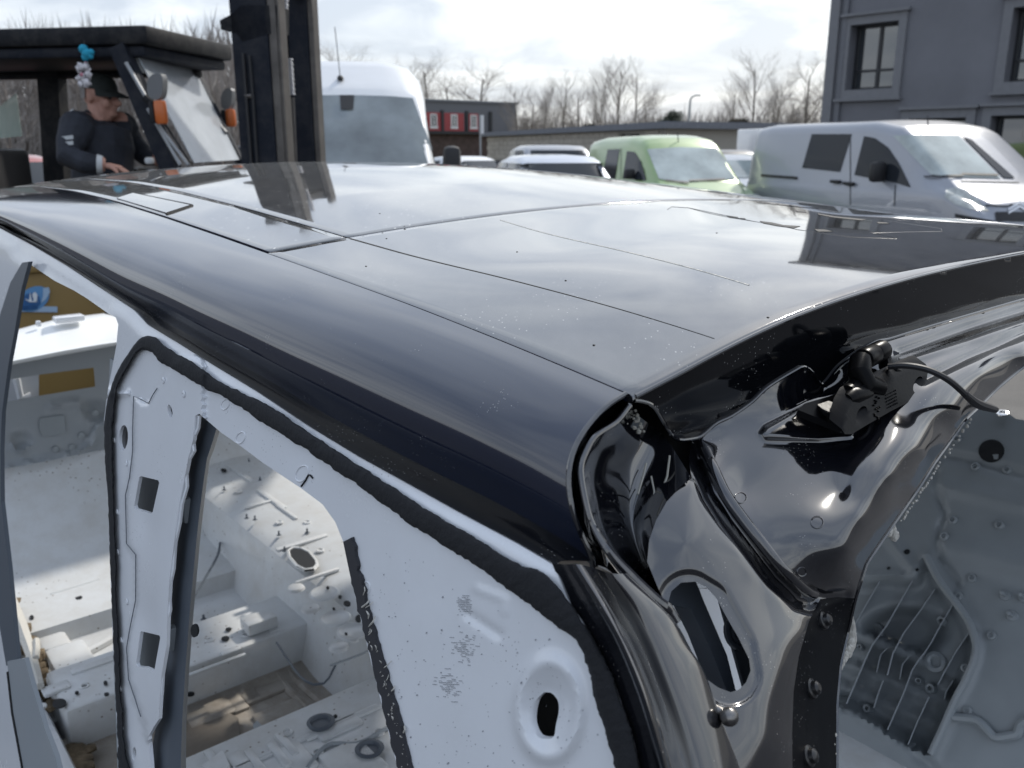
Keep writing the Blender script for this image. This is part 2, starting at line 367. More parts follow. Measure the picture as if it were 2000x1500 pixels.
# brick courses: rows of bricks proud of the mortar
m = MB(); rng = random.Random(3); z = H0 - .3; row = 0
while z > .9:
    s = -.1 + (row % 2) * .3
    while s < bl - .6:
        zz = z + (H1 - H0) * s / bl
        if not (wx - .62 < s < wx + ww * 1.5 and zz > H1 - 1.35 and zz < H1 - .0):
            p = pz(max(s, 0) + .28, zz + .11); m.box(p + bn * (.005 + rng.random() * .012), (.58, .06, .26), R=BM)
        s += .62
    z -= .30; row += 1
tag(m.build('brick_courses', M_brick, bb, b0, smooth=False), kind='stuff')

an0 = along(1302, 250, 50); an1 = along(1478, 262, 47); ad = (an1 - an0); al = ad.length; ad.normalize(); ann = Vector((ad.y, -ad.x, 0)); ann = ann if ann.dot(CAM - an0) > 0 else -ann
AM = Matrix((ad, ann, Vector((0, 0, 1)))).transposed()
ab = thing('dark_shed_row', 'row of dark low sheds with thin flat canopies beyond the green van', 'building', an0)
za = Pc(1320, 250, 50).z
m = MB(); m.box(an0 + ad * al / 2 - ann * 3 + Vector((0, 0, (za - .3) / 2)), (al, 5, za - .3), R=AM); m.build('wall', M_darkwall, ab, an0, smooth=False)
m = MB(); m.box(an0 + ad * al * .38 - ann * 1.2 + Vector((0, 0, za)), (al * .72, 9, .14), R=AM); m.build('roof', M_darkframe, ab, an0, smooth=False)
m = MB(); m.box(an0 + ad * al * .4 + ann * 1.5 + Vector((0, 0, za - .75)), (al * .74, 2.6, .10), R=AM); m.build('canopy', M_felt, ab, an0, smooth=False)
for k in range(4):
    m = MB(); m.box(an0 + ad * al * (.08 + .21 * k) + ann * 2.6 + Vector((0, 0, (za - .8) / 2)), (.1, .1, za - .8), R=AM); m.build('post', M_darkframe, ab, an0, smooth=False)
for k in range(3):
    m = MB(); m.box(an0 + ad * al * (.32 + .2 * k) - ann * .47 + Vector((0, 0, za - 1.15)), (1.6, .06, .7), R=AM); m.build('window', M_winglass, ab, an0, smooth=False)

# ------------------------------------------------------------------ red and grey industrial building
r0 = along(740, 195, 100); r1 = along(1008, 204, 112); rd = (r1 - r0); rl = rd.length; rd.normalize(); rn = Vector((rd.y, -rd.x, 0)); rn = rn if rn.dot(CAM - r0) > 0 else -rn
RM = Matrix((rd, rn, Vector((0, 0, 1)))).transposed(); rz1 = Pc(1008, 204, 112).z; rzb = Pc(1000, 262, 111).z; rzr = Pc(900, 221, 107).z
rb = thing('red_and_grey_building', 'dark grey industrial hall with a band of red panels and white windows', 'building', r0)
m = MB(); m.box(r0 + rd * rl / 2 - rn * 6 + Vector((0, 0, (rzb + rz1) / 2)), (rl, 12, rz1 - rzb), R=RM); m.build('upper_wall', M_clad, rb, r0, smooth=False)
m = MB(); m.box(r0 + rd * rl / 2 - rn * 6.2 + Vector((0, 0, rzb / 2)), (rl - .6, 11.6, rzb - .02), R=RM); m.build('lower_wall', M_brownwall, rb, r0, smooth=False)
m = MB(); m.box(r0 + rd * rl / 2 + rn * .05 + Vector((0, 0, rzb + .1)), (rl + .3, .5, .3), R=RM); m.build('ledge', M_darkframe, rb, r0, smooth=False)
m = MB(); m.box(r0 + rd * rl / 2 - rn * 6 + Vector((0, 0, rz1 + .12)), (rl + .3, 12.4, .24), R=RM); m.build('roof', M_felt, rb, r0, smooth=False)
def rs(px): p = Pp(px, 240, r0, rn); return (p - r0).dot(rd)
for a, b in ((760, 828), (829, 863), (866, 906), (914, 934)):
    m = MB(); s0, s1 = rs(a), rs(b); m.box(r0 + rd * (s0 + s1) / 2 + rn * .04 + Vector((0, 0, (rzb + .3 + rzr) / 2)), (s1 - s0 - .1, .12, rzr - rzb - .3), R=RM); m.build('panel', M_red, rb, r0, smooth=False)
for px in (863, 911, 957):
    m = MB(); m.box(r0 + rd * rs(px) + rn * .1 + Vector((0, 0, (rzb + rz1) / 2 - .5)), (.38, .3, rz1 - rzb - 1), R=RM); m.build('pilaster', M_darkframe, rb, r0, smooth=False)
wz0, wz1 = Pc(880, 249, 106).z, Pc(880, 224, 106).z
for px in (846, 886, 924):
    m = MB(); s = rs(px); c0 = r0 + rd * s + rn * .12 + Vector((0, 0, (wz0 + wz1) / 2)); h = wz1 - wz0; wd = .82
    for dx, dz, sx, sz in ((-wd / 2, 0, .14, h), (wd / 2, 0, .14, h), (0, h / 2, wd, .12), (0, -h / 2, wd + .3, .26), (0, 0, .1, h)): m.box(c0 + rd * dx + Vector((0, 0, dz)), (sx, .1, sz), R=RM)
    wf = m.build('window', M_whiteframe, rb, r0, smooth=False)
    m = MB(); m.box(c0, (wd - .14, .04, h - .1), R=RM); m.build('pane', M_winglass, wf, r0, smooth=False)

# white banner pole and street lamp
bp0 = along(938, 225, 55); zt_ = Pc(938, 225, 55).z; zb_ = Pc(938, 261, 55).z
fl = thing('banner_pole', 'thin pole with a narrow white banner in front of the red panels', 'sign', bp0)
m = MB(); m.tube([bp0, bp0 + Vector((0, 0, zt_))], .06, 8); m.build('pole', M_steelgrey, fl, bp0)
m = MB(); m.box(bp0 + Vector((.1, -.03, (zt_ + zb_) / 2)), (.24, .03, zt_ - zb_)); m.build('banner', M_whiteframe, fl, bp0, smooth=False)
lp0 = along(1345, 250, 75); zl = Pc(1345, 188, 75).z
sl = thing('street_lamp', 'tall thin grey street lamp standing beyond the dark sheds', 'street lamp', lp0)
m = MB(); m.tube([lp0, lp0 + Vector((0, 0, zl * .6)), lp0 + Vector((.02, 0, zl - .4)), lp0 + Vector((.12, 0, zl - .12)), lp0 + Vector((.45, 0, zl + .02))], [.13, .11, .09, .08, .06], 8); m.build('pole', M_steelgrey, sl, lp0)
m = MB(); m.bbox(lp0 + Vector((.62, 0, zl + .03)), (.5, .2, .12), .04); m.build('lamp_head', M_steelgrey, sl, lp0)

# ------------------------------------------------------------------ trees
def bare_tree(seed, H, spread, levels=4, trunk_r=.16, up=.55, twigs=True, lean=0):
    rng = random.Random(seed); T = MB(); C = MB()
    def grow(p, d, L, r, lev, mb):
        k = 4 if lev < 2 else 3; pts = [p]; q = p.copy(); dd = d.copy()
        for i in range(k):
            dd = (dd + Vector((rng.gauss(0, .10), rng.gauss(0, .10), rng.gauss(.05, .05))) * (1 if lev else .35)).normalized(); q = q + dd * (L / k); pts.append(q)
        rr = [r * (1 - .65 * i / k) for i in range(k + 1)]
        mb.tube(pts, rr, 6 if lev == 0 else (4 if lev == 1 else 3), cap=False)
        if lev >= levels: return
        nb = (15, 8, 6, 5, 3)[lev]
        for b in range(nb):
            t = (.22 + .78 * (b + rng.random() * .8) / nb) if lev == 0 else (.2 + .8 * (b + rng.random()) / nb)
            t = min(t, .99); i = int(t * k); s = t * k - i; bp = pts[i].lerp(pts[i + 1], s)
            ax = (pts[i + 1] - pts[i]).normalized(); per = ax.orthogonal().normalized(); per = Matrix.Rotation(rng.random() * 6.28, 3, ax) @ per
            ang = spread * rng.uniform(.6, 1.2); nd = (ax * math.cos(ang) + per * math.sin(ang) + Vector((0, 0, up * .5))).normalized()
            ln = L * (rng.uniform(.38, .62) * (1.15 - .7 * t) if lev == 0 else rng.uniform(.38, .66)); 
            grow(bp, nd, max(ln, .25), rr[i] * rng.uniform(.38, .55), lev + 1, C)
    grow(Vector((0, 0, 0)), Vector((lean, 0, 1)).normalized(), H, trunk_r, 0, T)
    return T, C
def clump_tree(seed, H, R, n, conic=True, size=.22, dens=5):
    rng = random.Random(seed); C = MB(); T = MB(); T.tube([(0, 0, 0), (0, 0, H * .5), (0, 0, H * .97)], [.14, .09, .02], 6)
    for k in range(n):
        t = rng.random() ** .8; z = H * (.08 + .9 * t) if conic else H * (.05 + .95 * math.sin(t * 1.57)); rr = R * ((1 - t) ** .8 * (.75 + .35 * math.sin(t * 40)) + .04) if conic else R * math.sqrt(max(.02, 1 - (z / H) ** 2))
        q = rng.random() * 6.283; c = Vector((rr * math.cos(q) * rng.uniform(.3, 1), rr * math.sin(q) * rng.uniform(.3, 1), z)); out = Vector((math.cos(q), math.sin(q), -.15 if conic else .6)).normalized()
        for j in range(dens):
            o = c + Vector((rng.gauss(0, size), rng.gauss(0, size), rng.gauss(0, size * .6))); d = (out + Vector((rng.gauss(0, .5), rng.gauss(0, .5), rng.gauss(0, .5)))).normalized(); s = d.orthogonal().normalized()
            C.add([o - s * size * .22, o + s * size * .22, o + d * size * 1.5], [(0, 1, 2)])
    return T, C
protos = {}
def proto(kind):
    if kind in protos: return protos[kind]
    if kind == 'birch': T, C = bare_tree(11, 10, .74, trunk_r=.12, up=.55)
    elif kind == 'poplar': T, C = bare_tree(23, 10, .6, trunk_r=.13, up=.7)
    elif kind == 'alder': T, C = bare_tree(37, 10, .95, trunk_r=.15, up=.25)
    elif kind == 'oak': T, C = bare_tree(41, 10, 1.05, trunk_r=.19, up=.2)
    elif kind == 'spruce': T, C = clump_tree(5, 10, 3.0, 620, True, .42)
    elif kind == 'bush': T, C = clump_tree(6, 10, 9, 2600, False, .55, 4)
    mt, mc = (M_bark, M_twig_hazed) if kind not in ('spruce', 'bush') else ((M_bark, M_needle) if kind == 'spruce' else (M_bark, M_bush))
    a = T.build('trunk', mt); b = C.build('crown', mc, smooth=False); me = (a.data, b.data)
    bpy.data.objects.remove(a); bpy.data.objects.remove(b); protos[kind] = me; return me
def tree(kind, px, ptop, D, label, rz=0, wide=1.0, name='bare_tree', group='bare trees behind the yard', base_z=0, cat_='tree'):
    p = along(px, 280, D); h = Pc(px, ptop, D).z
    t = thing(name, label, cat_, p, rz, group); s = h / 11.6
    for nm, me in zip(('trunk', 'crown'), proto(kind)):
        o = bpy.data.objects.new(nm, me); COL.objects.link(o); o.parent = t; o.scale = (s * wide * 1.28, s * wide * 1.28, s)
    return t
tl = [
 ('alder', 842, 118, 130, 'broad bare tree just right of the white van above the red hall', .3, 1.0),
 ('oak', 872, 150, 126, 'dark low dense bare tree over the red hall', 1.3, .75),
 ('alder', 935, 132, 128, 'round bare tree above the middle of the red hall', 2.1, 1.25),
 ('birch', 1012, 162, 92, 'thin bare tree beside the right end of the red hall', .7, 1.0),
 ('poplar', 1062, 176, 84, 'slim upright bare tree left of centre over the brick roof', 1.9, .9),
 ('birch', 1095, 150, 80, 'pale feathery bare tree over the middle of the brick roof', 3.0, .95),
 ('poplar', 1166, 146, 72, 'upright bare tree left of the tallest pair over the brick roof', .2, .8),
 ('birch', 1200, 118, 70, 'tallest bare tree over the brick roof', 2.6, .95),
 ('alder', 1238, 135, 68, 'spreading bare tree leaning right over the end of the brick roof', 4.1, .85),
 ('birch', 1405, 205, 105, 'faint small bare tree behind the round dark bush', 5.2, 1.1),
 ('birch', 1468, 112, 82, 'tall pale bare tree left of the grey building', 1.1, 1.0),
 ('poplar', 1505, 160, 86, 'thin bare tree between the tall pale one and the grey building', .5, .9),
 ('oak', 1572, 122, 74, 'twisted dark bare tree touching the corner of the grey building', 2.9, .85),
 ('poplar', 1540, 190, 78, 'low bare saplings above the silver van roof', .9, 1.1),
 ('alder', 430, 70, 46, 'large bare tree between the forklift cab and its mast', .4, .9),
 ('birch', 452, 120, 42, 'bare tree close to the left edge of the mast', 2.2, .9),
 ('alder', 395, 130, 52, 'bare tree seen past the forklift front screen', 3.3, 1.0),
 ('oak', 18, 110, 44, 'bare tree seen through the rear cab window at the far left', 1.5, 1.0),
 ('alder', 62, 100, 50, 'bare tree beside the rear cab pillar of the forklift', 4.4, 1.0),
 ('oak', 160, 120, 48, 'bare tree behind the head of the forklift driver', 2.7, 1.0),
 ('alder', 235, 118, 52, 'bare tree behind the front cab post of the forklift', 5.5, 1.0),
 ('birch', 90, 60, 60, 'faint bare tree poking above the cab roof', .1, .9),
 ('oak', 805, 128, 128, 'dark bare tree hugging the right edge of the white van roof', 3.6, .9),
 ('oak', 1040, 188, 96, 'low tangled bare tree at the left end of the brick roof', 2.4, 1.0),
 ('alder', 1130, 172, 88, 'broad hazy bare tree behind the upright ones over the brick roof', 1.0, 1.1),
 ('oak', 1262, 190, 84, 'low spreading bare tree right of the tallest pair', 4.6, 1.0),
 ('birch', 1425, 165, 96, 'slim hazy bare tree just right of the street lamp', 2.0, .9),
 ('alder', 1495, 185, 100, 'hazy bare tree deep behind the tall pale one', 3.9, 1.1),
 ('oak', 1600, 175, 92, 'bare tree half hidden by the corner of the grey building', .8, 1.0),
 ('birch', 675, 96, 90, 'bare tree top peeping over the white van roof', 1.4, 1.2),
]
for k, px, pt, D, lab, rz, wd in tl: tree(k, px, pt, D, lab, rz, wd)
tree('spruce', 1313, 200, 60, 'small dark spruce at the end of the brick roof', 0, 1.0, 'spruce_tree', 'evergreen trees')
tree('spruce', 1296, 217, 61, 'shorter dark spruce left of the small spruce at the brick roof end', 1, .9, 'spruce_tree', 'evergreen trees')
tree('bush', 1440, 226, 70, 'round dark bush behind the dark sheds', .5, .7, 'bush', 'round bushes', 0, 'bush')
tree('bush', 1152, 238, 62, 'low dark bush peeping over the brick roof', 2.0, .45, 'bush', 'round bushes', 0, 'bush')
# the dense thicket behind the forklift, one mass
rng = random.Random(77); C = MB()
for k in range(12000):
    px = rng.uniform(-300, 505); D = rng.uniform(50, 64); p = along(px, 280, D)
    z0 = 7.2 * rng.random() ** 1.5; d = Vector((rng.gauss(0, .28), rng.gauss(0, .28), 1)).normalized(); L = rng.uniform(1.2, 2.6)
    s = Vector((1, 0, 0)) * rng.uniform(.03, .08); C.add([p + Vector((0, 0, z0)) - s, p + Vector((0, 0, z0)) + s, p + Vector((0, 0, z0)) + d * L], [(0, 1, 2)])
tag(C.build('thicket', M_twig_hazed, smooth=False), 'tangled brown bare thicket behind the forklift cab', 'thicket', kind='stuff')
rng = random.Random(78); C = MB()
for k in range(5200):
    px = rng.uniform(1000, 1640); D = rng.uniform(95, 120); p = along(px, 280, D)
    z0 = rng.uniform(0, 3.6) ; d = Vector((rng.gauss(0, .25), rng.gauss(0, .25), 1)).normalized(); L = rng.uniform(1.5, 3.4)
    s = Vector((1, 0, 0)) * rng.uniform(.03, .08); C.add([p + Vector((0, 0, z0)) - s, p + Vector((0, 0, z0)) + s, p + Vector((0, 0, z0)) + d * L], [(0, 1, 2)])
tag(C.build('undergrowth', M_twig_hazed, smooth=False), 'low bare undergrowth along the far edge of the yard', 'undergrowth', kind='stuff')
# ------------------------------------------------------------------ vehicles
def paint(name, col, metal=.0, rough=.3, dust=.1): return mat(name, col, rough, metal=metal, coat=.8, dust=dust, dscale=6, dcol=(.3, .28, .25))
M_white = paint('white_paint', (.72, .73, .74))
M_silver = paint('silver_paint', (.30, .315, .35), .35, .34)
M_palesilver = paint('pale_silver_paint', (.50, .54, .62), .3, .3)
M_green = paint('pale_green_paint', (.27, .385, .165), .1, .3)
M_redp = paint('red_paint', (.30, .05, .035))
M_blackp = paint('black_paint', (.02, .02, .022))
M_autoglass = mat('car_glass', (.022, .026, .032), .06, spec=.25)
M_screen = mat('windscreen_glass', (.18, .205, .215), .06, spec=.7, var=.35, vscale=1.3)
M_screen_sky = mat('windscreen_painted_sky', (.40, .45, .44), .06, spec=.9, var=.3, vscale=1.6)  # bright sky reflection painted into the base colour
M_plastic = mat('black_plastic', (.016, .016, .018), .55)
M_tyre = mat('tyre_rubber', (.015, .015, .015), .9)
M_rim = mat('rim_metal', (.4, .4, .42), .35, metal=.8)
M_lamp = mat('headlamp_glass', (.42, .44, .42), .12, spec=.8, var=.4, vscale=9)
M_chrome = mat('chrome', (.7, .7, .7), .15, metal=1)
M_gap = mat('panel_gap', (.05, .055, .06), .7)

def section(x, zb, zs, zr, ws, wr, cr, crown=.02):
    h = [(ws * .86, zb), (ws * .98, zb + .12), (ws, zb + .35 * (zs - zb)), (ws, zs - .10), (ws - .02, zs - .02)]
    a = (ws - .035, zs + .02); b = (wr, zr - cr)
    if b[1] > a[1] + .03:
        h += [a, ((a[0] + b[0]) / 2 + .012, (a[1] + b[1]) / 2), b]
    else: h += [(ws - .04, zs), (ws - .06, max(zs, zr - cr)), (wr, max(zs + .004, zr - cr))]
    for q in (30, 60, 90): h.append((wr - cr + cr * math.cos(rad(q)), max(zr - cr, zs) + (zr - max(zr - cr, zs)) * math.sin(rad(q))))
    h += [(wr * .45, zr + crown * .8)]
    pts = [Vector((x, -y, z)) for y, z in h] + [Vector((x, 0, zr + crown))] + [Vector((x, y, z)) for y, z in h[::-1]]
    return pts
def car_loft(st):
    S = []
    for i in range(len(st) - 1):                                     # finer stations
        for k in range(4):
            P = [st[max(i - 1, 0)], st[i], st[i + 1], st[min(i + 2, len(st) - 1)]]; t = k / 4
            S.append([P[1][j] + (P[2][j] - P[1][j]) * (t if abs(P[2][j] - P[1][j]) < 1e-6 else (t * .55 + (t * t * (3 - 2 * t)) * .45)) for j in range(7)])
    S.append(list(st[-1])); rows = [section(*s) for s in S]; m = MB(); m.grid(rows)
    n = len(rows[0]); m.f += [tuple(range(n)), tuple((len(rows) - 1) * n + i for i in range(n))]; m.m += [0, 0]
    # floor
    lo = [(r[0], r[-1]) for r in rows]; m.grid([[a.copy(), b.copy()] for a, b in lo])
    return m
class Veh:
    def __init__(s, name, label, cat_, pos, head, st, paintm, group=None):
        s.hd = Vector((math.sin(rad(head)), -math.cos(rad(head)), 0)); rz = math.atan2(s.hd.y, s.hd.x)
        s.root = thing(name, label, cat_, pos, rz, group); s.M = Matrix.Translation(pos) @ Matrix.Rotation(rz, 4, 'Z'); s.MI = s.M.inverted()
        m = car_loft(st); s.body = m.build('body', paintm, s.root, angle=50)
        s.bvh = BVHTree.FromPolygons([v.co for v in s.body.data.vertices], [tuple(p.vertices) for p in s.body.data.polygons])
        s.co = s.MI @ CAM
    def hit(s, px, py, off):
        d = (s.MI.to_3x3() @ ray(px, py)).normalized(); h = s.bvh.ray_cast(s.co, d)
        if h[0] is None: return None
        n = h[1] if h[1].dot(d) < 0 else -h[1]
        return h[0] + n * off
    def patch(s, name, top, bot, mt, off=.008, nx=14, ny=8, parent=None, thick=True):
        T = lin([Vector((a, b, 0)) for a, b in top], nx); B = lin([Vector((a, b, 0)) for a, b in bot], nx); rows = []
        for j in range(ny):
            r = []
            for i in range(nx):
                q = T[i].lerp(B[i], j / (ny - 1)); r.append(s.hit(q.x, q.y, off))
            rows.append(r)
        vs = {}; m = MB(); fs = []
        for j in range(ny):
            for i in range(nx):
                if rows[j][i] is not None: vs[(j, i)] = len(m.v); m.v.append(rows[j][i])
        for j in range(ny - 1):
            for i in range(nx - 1):
                k = [(j, i), (j, i + 1), (j + 1, i + 1), (j + 1, i)]
                if all(q in vs for q in k):
                    p = [m.v[vs[q]] for q in k]
                    if max((p[a] - p[b]).length for a in range(4) for b in range(a)) < .9: fs.append(tuple(vs[q] for q in k))
        m.f = fs; m.m = [0] * len(fs)
        if not fs: print('EMPTY PATCH', name); return None
        return m.build(name, mt, parent or s.root, angle=60)
    def mpatch(s, name, ya, za, yb, zb, axis, sgn, mt, off=.008, nx=10, ny=6, shape=None):  # mirrored unseen-side glass
        m = MB(); rows = []
        for j in range(ny):
            r = []
            for i in range(nx):
                a = ya + (yb - ya) * i / (nx - 1); b = za + (zb - za) * j / (ny - 1)
                if shape: a = ya + (shape(b) - ya) * i / (nx - 1)
                o = Vector((a, sgn * 4, b)); d = Vector((0, -sgn, 0)); h = s.bvh.ray_cast(o, d)
                r.append(h[0] + Vector((0, sgn * off, 0)) if h[0] else Vector((a, sgn * .8, b)))
            rows.append(r)
        m.grid(rows); return m.build(name, mt, s.root)
    def wheels(s, xs, y, r=.32):
        for x in xs:
            for sg in (-1, 1):
                m = MB(); m.lathe([(r * .62, -.1), (r, -.09), (r * 1.0, .09), (r * .62, .1)], (x, sg * (y - .08), r), (0, sg, 0), 24); w = m.build('wheel', M_tyre, s.root)
                m = MB(); m.lathe([(.02, .085), (r * .2, .09), (r * .55, .075), (r * .62, .1)], (x, sg * (y - .08), r), (0, sg, 0), 16); m.build('rim', M_rim, w)
    def mirror(s, x, y, z, sz=(.1, .2, .2)):
        for sg in (-1, 1):
            m = MB(); m.bbox((x, sg * (y + .12), z), sz, .04); m.tube([(x, sg * (y - .05), z - .05), (x, sg * (y + .08), z - .03)], .03, 6); m.build('mirror', M_plastic, s.root)

# white high-roof van behind the mast
p = Pc(682, 300, 9.6); p.z = 0
hv = Vector((math.sin(rad(9)), -math.cos(rad(9)), 0))
st = [(-2.9, .45, 1.15, 2.50, .95, .86, .20), (-2.7, .35, 1.2, 2.60, 1.0, .90, .30), (.35, .35, 1.2, 2.62, 1.0, .90, .34), (.95, .35, 1.2, 2.57, 1.0, .90, .40), (1.45, .35, 1.2, 2.24, 1.0, .87, .24), (1.52, .35, 1.2, 2.17, 1.0, .865, .12), (2.30, .35, 1.2, 1.36, 1.0, .90, .08), (2.42, .35, 1.14, 1.24, .99, .86, .08), (2.85, .35, .95, 1.05, .95, .80, .08), (2.98, .4, .8, .86, .88, .7, .06)]
v = Veh('white_van', 'white high roof van facing the yard behind the forklift mast', 'van', p - hv * 1.9, 9, st, M_white)
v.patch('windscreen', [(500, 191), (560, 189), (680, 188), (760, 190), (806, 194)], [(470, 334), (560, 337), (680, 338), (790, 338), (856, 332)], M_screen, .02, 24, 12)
v.patch('sensor_housing', [(664, 190), (692, 190)], [(666, 218), (690, 218)], M_plastic, .035, 6, 6)
for sg in (-1, 1):
    m = MB(); m.tube([(.95, 0, 2.585), (.9, 0, 2.61)], .05, 10) if sg < 0 else m.tube([(.9, 0, 2.61), (1.0, 0.02, 3.05)], .006, 5); m.build('antenna', M_plastic, v.root)
v.hits = v.hit(665, 156, .02)
for o in [c for c in v.root.children if c.name.startswith('antenna')]: bpy.data.objects.remove(o)
m = MB(); a = v.hits; m.ball(a, .035, 10, (1.6, 1.1, 1)); m.tube([a, a + Vector((-.05, -.035, .55))], .005, 5); m.build('antenna', M_plastic, v.root)
for sg in (-1, 1):
    m = MB(); m.bbox((2.05, sg * 1.12, 1.42), (.16, .20, .42), .07); m.tube([(2.05, sg * .93, 1.3), (2.05, sg * 1.08, 1.32)], .035, 6); m.build('mirror', M_plastic, v.root)
v.mpatch('side_window', 1.1, 1.32, 2.0, 1.95, 1, 1, M_autoglass, shape=lambda z: 2.2 - (z - 1.32) * 1.0)
v.mpatch('side_window', 1.1, 1.32, 2.0, 1.95, 1, -1, M_autoglass, shape=lambda z: 2.2 - (z - 1.32) * 1.0)
m = MB(); m.bbox((2.86, 0, .86), (.12, 1.1, .16), .03); m.build('grille', M_plastic, v.root)
for sg in (-1, 1): m = MB(); m.bbox((2.78, sg * .72, .92), (.2, .3, .22), .05); m.build('headlight', M_lamp, v.root)
v.wheels((-1.9, 2.05), .98, .34)

# silver panel van on the right
st = [(-2.42, .5, 1.0, 1.80, .86, .74, .12), (-2.36, .35, 1.08, 1.92, .93, .80, .16), (-2.0, .3, 1.1, 1.955, .95, .81, .16), (.25, .3, 1.1, 1.955, .95, .81, .16), (.72, .3, 1.1, 1.87, .95, .79, .15), (.86, .3, 1.1, 1.80, .95, .785, .10), (1.75, .3, 1.10, 1.17, .94, .82, .08), (1.85, .3, 1.06, 1.12, .93, .78, .09), (2.25, .3, .90, .97, .90, .70, .09), (2.36, .32, .74, .80, .84, .6, .06), (2.42, .38, .55, .62, .78, .55, .05)]
v = Veh('silver_van', 'silver panel van with dark side windows parked before the grey building', 'van', Vector((5.45, 12.55, 0)), 19, st, M_silver)
v.patch('side_window', [(1586, 262), (1664, 262)], [(1567, 328), (1641, 336)], M_autoglass, .006, 8, 8)
v.patch('side_window', [(1688, 266), (1708, 269), (1735, 288), (1757, 320), (1778, 364)], [(1669, 342), (1690, 346), (1720, 351), (1750, 357), (1777, 366)], M_autoglass, .006, 14, 8)
v.patch('windscreen', [(1745, 265), (1804, 264), (1872, 266)], [(1818, 341), (1877, 347), (1955, 349)], M_screen_sky, .008, 18, 12)
v.patch('far_pillar_glass', [(1879, 267), (1897, 274)], [(1960, 348), (1982, 349)], M_autoglass, .01, 5, 9)
v.patch('slider_rail', [(1487, 340), (1558, 345)], [(1487, 345), (1558, 351)], M_plastic, .01, 8, 3)
v.patch('panel_line', [(1748, 361), (1750, 361)], [(1746, 402), (1748, 402)], M_gap, .006, 3, 8)
v.patch('panel_line', [(1660, 262), (1662, 262)], [(1660, 400), (1662, 400)], M_gap, .003, 3, 14)
for a, b in ((1626, 353), (1652, 357)):
    h = v.hit(a + 9, b + 2, .03); m = MB(); m.bbox(h, (.2, .05, .045), .015); m.build('door_handle', M_plastic, v.root)
h = v.hit(1728, 338, .1); m = MB(); m.bbox(h + Vector((.0, -.02, 0)), (.12, .22, .26), .05); m.build('mirror', M_plastic, v.root)
m = MB(); m.bbox(Vector((h.x, -h.y + .02, h.z)), (.12, .22, .26), .05); m.build('mirror', M_plastic, v.root)
v.patch('headlight', [(1848, 371), (1866, 366), (1888, 372), (1910, 390)], [(1846, 385), (1866, 399), (1900, 410), (1931, 413)], M_lamp, .008, 12, 6)
v.patch('grille', [(1944, 414), (2060, 416)], [(1944, 432), (2060, 434)], M_plastic, .012, 8, 4)
v.patch('bonnet_gap', [(1876, 353), (1990, 356)], [(1876, 355), (1990, 358)], M_plastic, .006, 14, 2)
v.patch('bumper_strip', [(1866, 417), (1942, 432)], [(1866, 424), (1942, 440)], M_plastic, .008, 8, 3)
for k in (0, 7):
    v.patch('emblem', [(1968, 408 + k), (1990, 394 + k), (2012, 408 + k)], [(1968, 412 + k), (1990, 399 + k), (2012, 412 + k)], M_chrome, .014, 15, 2)
v.patch('nose_line', [(1925, 400), (1966, 402), (1976, 398)], [(1925, 403), (1966, 405), (1978, 401)], M_plastic, .008, 12, 2)
for a, b, c_, d_ in (((1805, 345), (1880, 343), (1806, 348), (1880, 346)), ((1877, 340), (1948, 342), (1877, 343), (1948, 346))):
    v.patch('wiper', [a, b], [c_, d_], M_plastic, .02, 8, 2)
h = v.hit(1813, 252, 0); m = MB(); m.tube([h, h + Vector((-.04, 0, .16))], .008, 5); m.build('antenna', M_plastic, v.root)
v.mpatch('side_window', -1.0, 1.2, -.1, 1.75, 1, 1, M_autoglass); v.mpatch('side_window', .05, 1.2, .8, 1.75, 1, 1, M_autoglass, shape=lambda z: 1.45 - (z - 1.2) * 1.1)
v.wheels((-1.6, 1.45), .93, .32)

# pale green van
st = [(-2.0, .45, .95, 1.62, .80, .66, .12), (-1.92, .3, 1.0, 1.74, .86, .70, .18), (-1.4, .3, 1.02, 1.79, .88, .71, .2), (.1, .3, 1.02, 1.80, .88, .71, .2), (.5, .3, 1.02, 1.75, .88, .69, .18), (.66, .3, 1.02, 1.67, .88, .68, .12), (1.38, .3, 1.0, 1.08, .87, .74, .08), (1.48, .3, .98, 1.05, .86, .7, .09), (1.95, .3, .84, .90, .80, .58, .1), (2.05, .34, .66, .72, .72, .5, .06)]
p = Pc(1332, 288, 14.2); p.z = 0; hg = Vector((math.sin(rad(14)), -math.cos(rad(14)), 0))
v = Veh('green_van', 'small pale green van parked beside the silver van', 'van', p - hg * .66, 14, st, M_green)
v.patch('side_window', [(1187, 292), (1211, 291)], [(1177, 346), (1202, 350)], M_autoglass, .006, 6, 8)
v.patch('side_window', [(1225, 295), (1241, 297), (1253, 317), (1261, 345)], [(1216, 349), (1230, 350), (1246, 352), (1262, 353)], M_autoglass, .006, 10, 8)
v.patch('windscreen', [(1264, 292), (1327, 288), (1399, 290)], [(1287, 350), (1335, 357), (1446, 349)], M_screen_sky, .008, 18, 12)
v.patch('wiper', [(1300, 352), (1345, 357)], [(1300, 355), (1345, 360)], M_plastic, .02, 8, 2); v.patch('wiper', [(1345, 353), (1415, 350)], [(1345, 356), (1415, 353)], M_plastic, .02, 8, 2)
v.patch('door_line', [(1213, 290), (1214, 290)], [(1212, 370), (1213, 370)], M_gap, .004, 3, 10)
h = v.hit(1240, 343, .1); m = MB(); m.bbox(h, (.1, .18, .16), .04); m.build('mirror', M_plastic, v.root)
h = v.hit(1325, 277, 0)
if h: m = MB(); m.tube([h, h + Vector((-.05, 0, .15))], .008, 5); m.build('antenna', M_plastic, v.root)
for sg in (-1, 1): m = MB(); m.bbox((1.86, sg * .66, .82), (.2, .24, .2), .06); m.build('headlight', M_lamp, v.root)
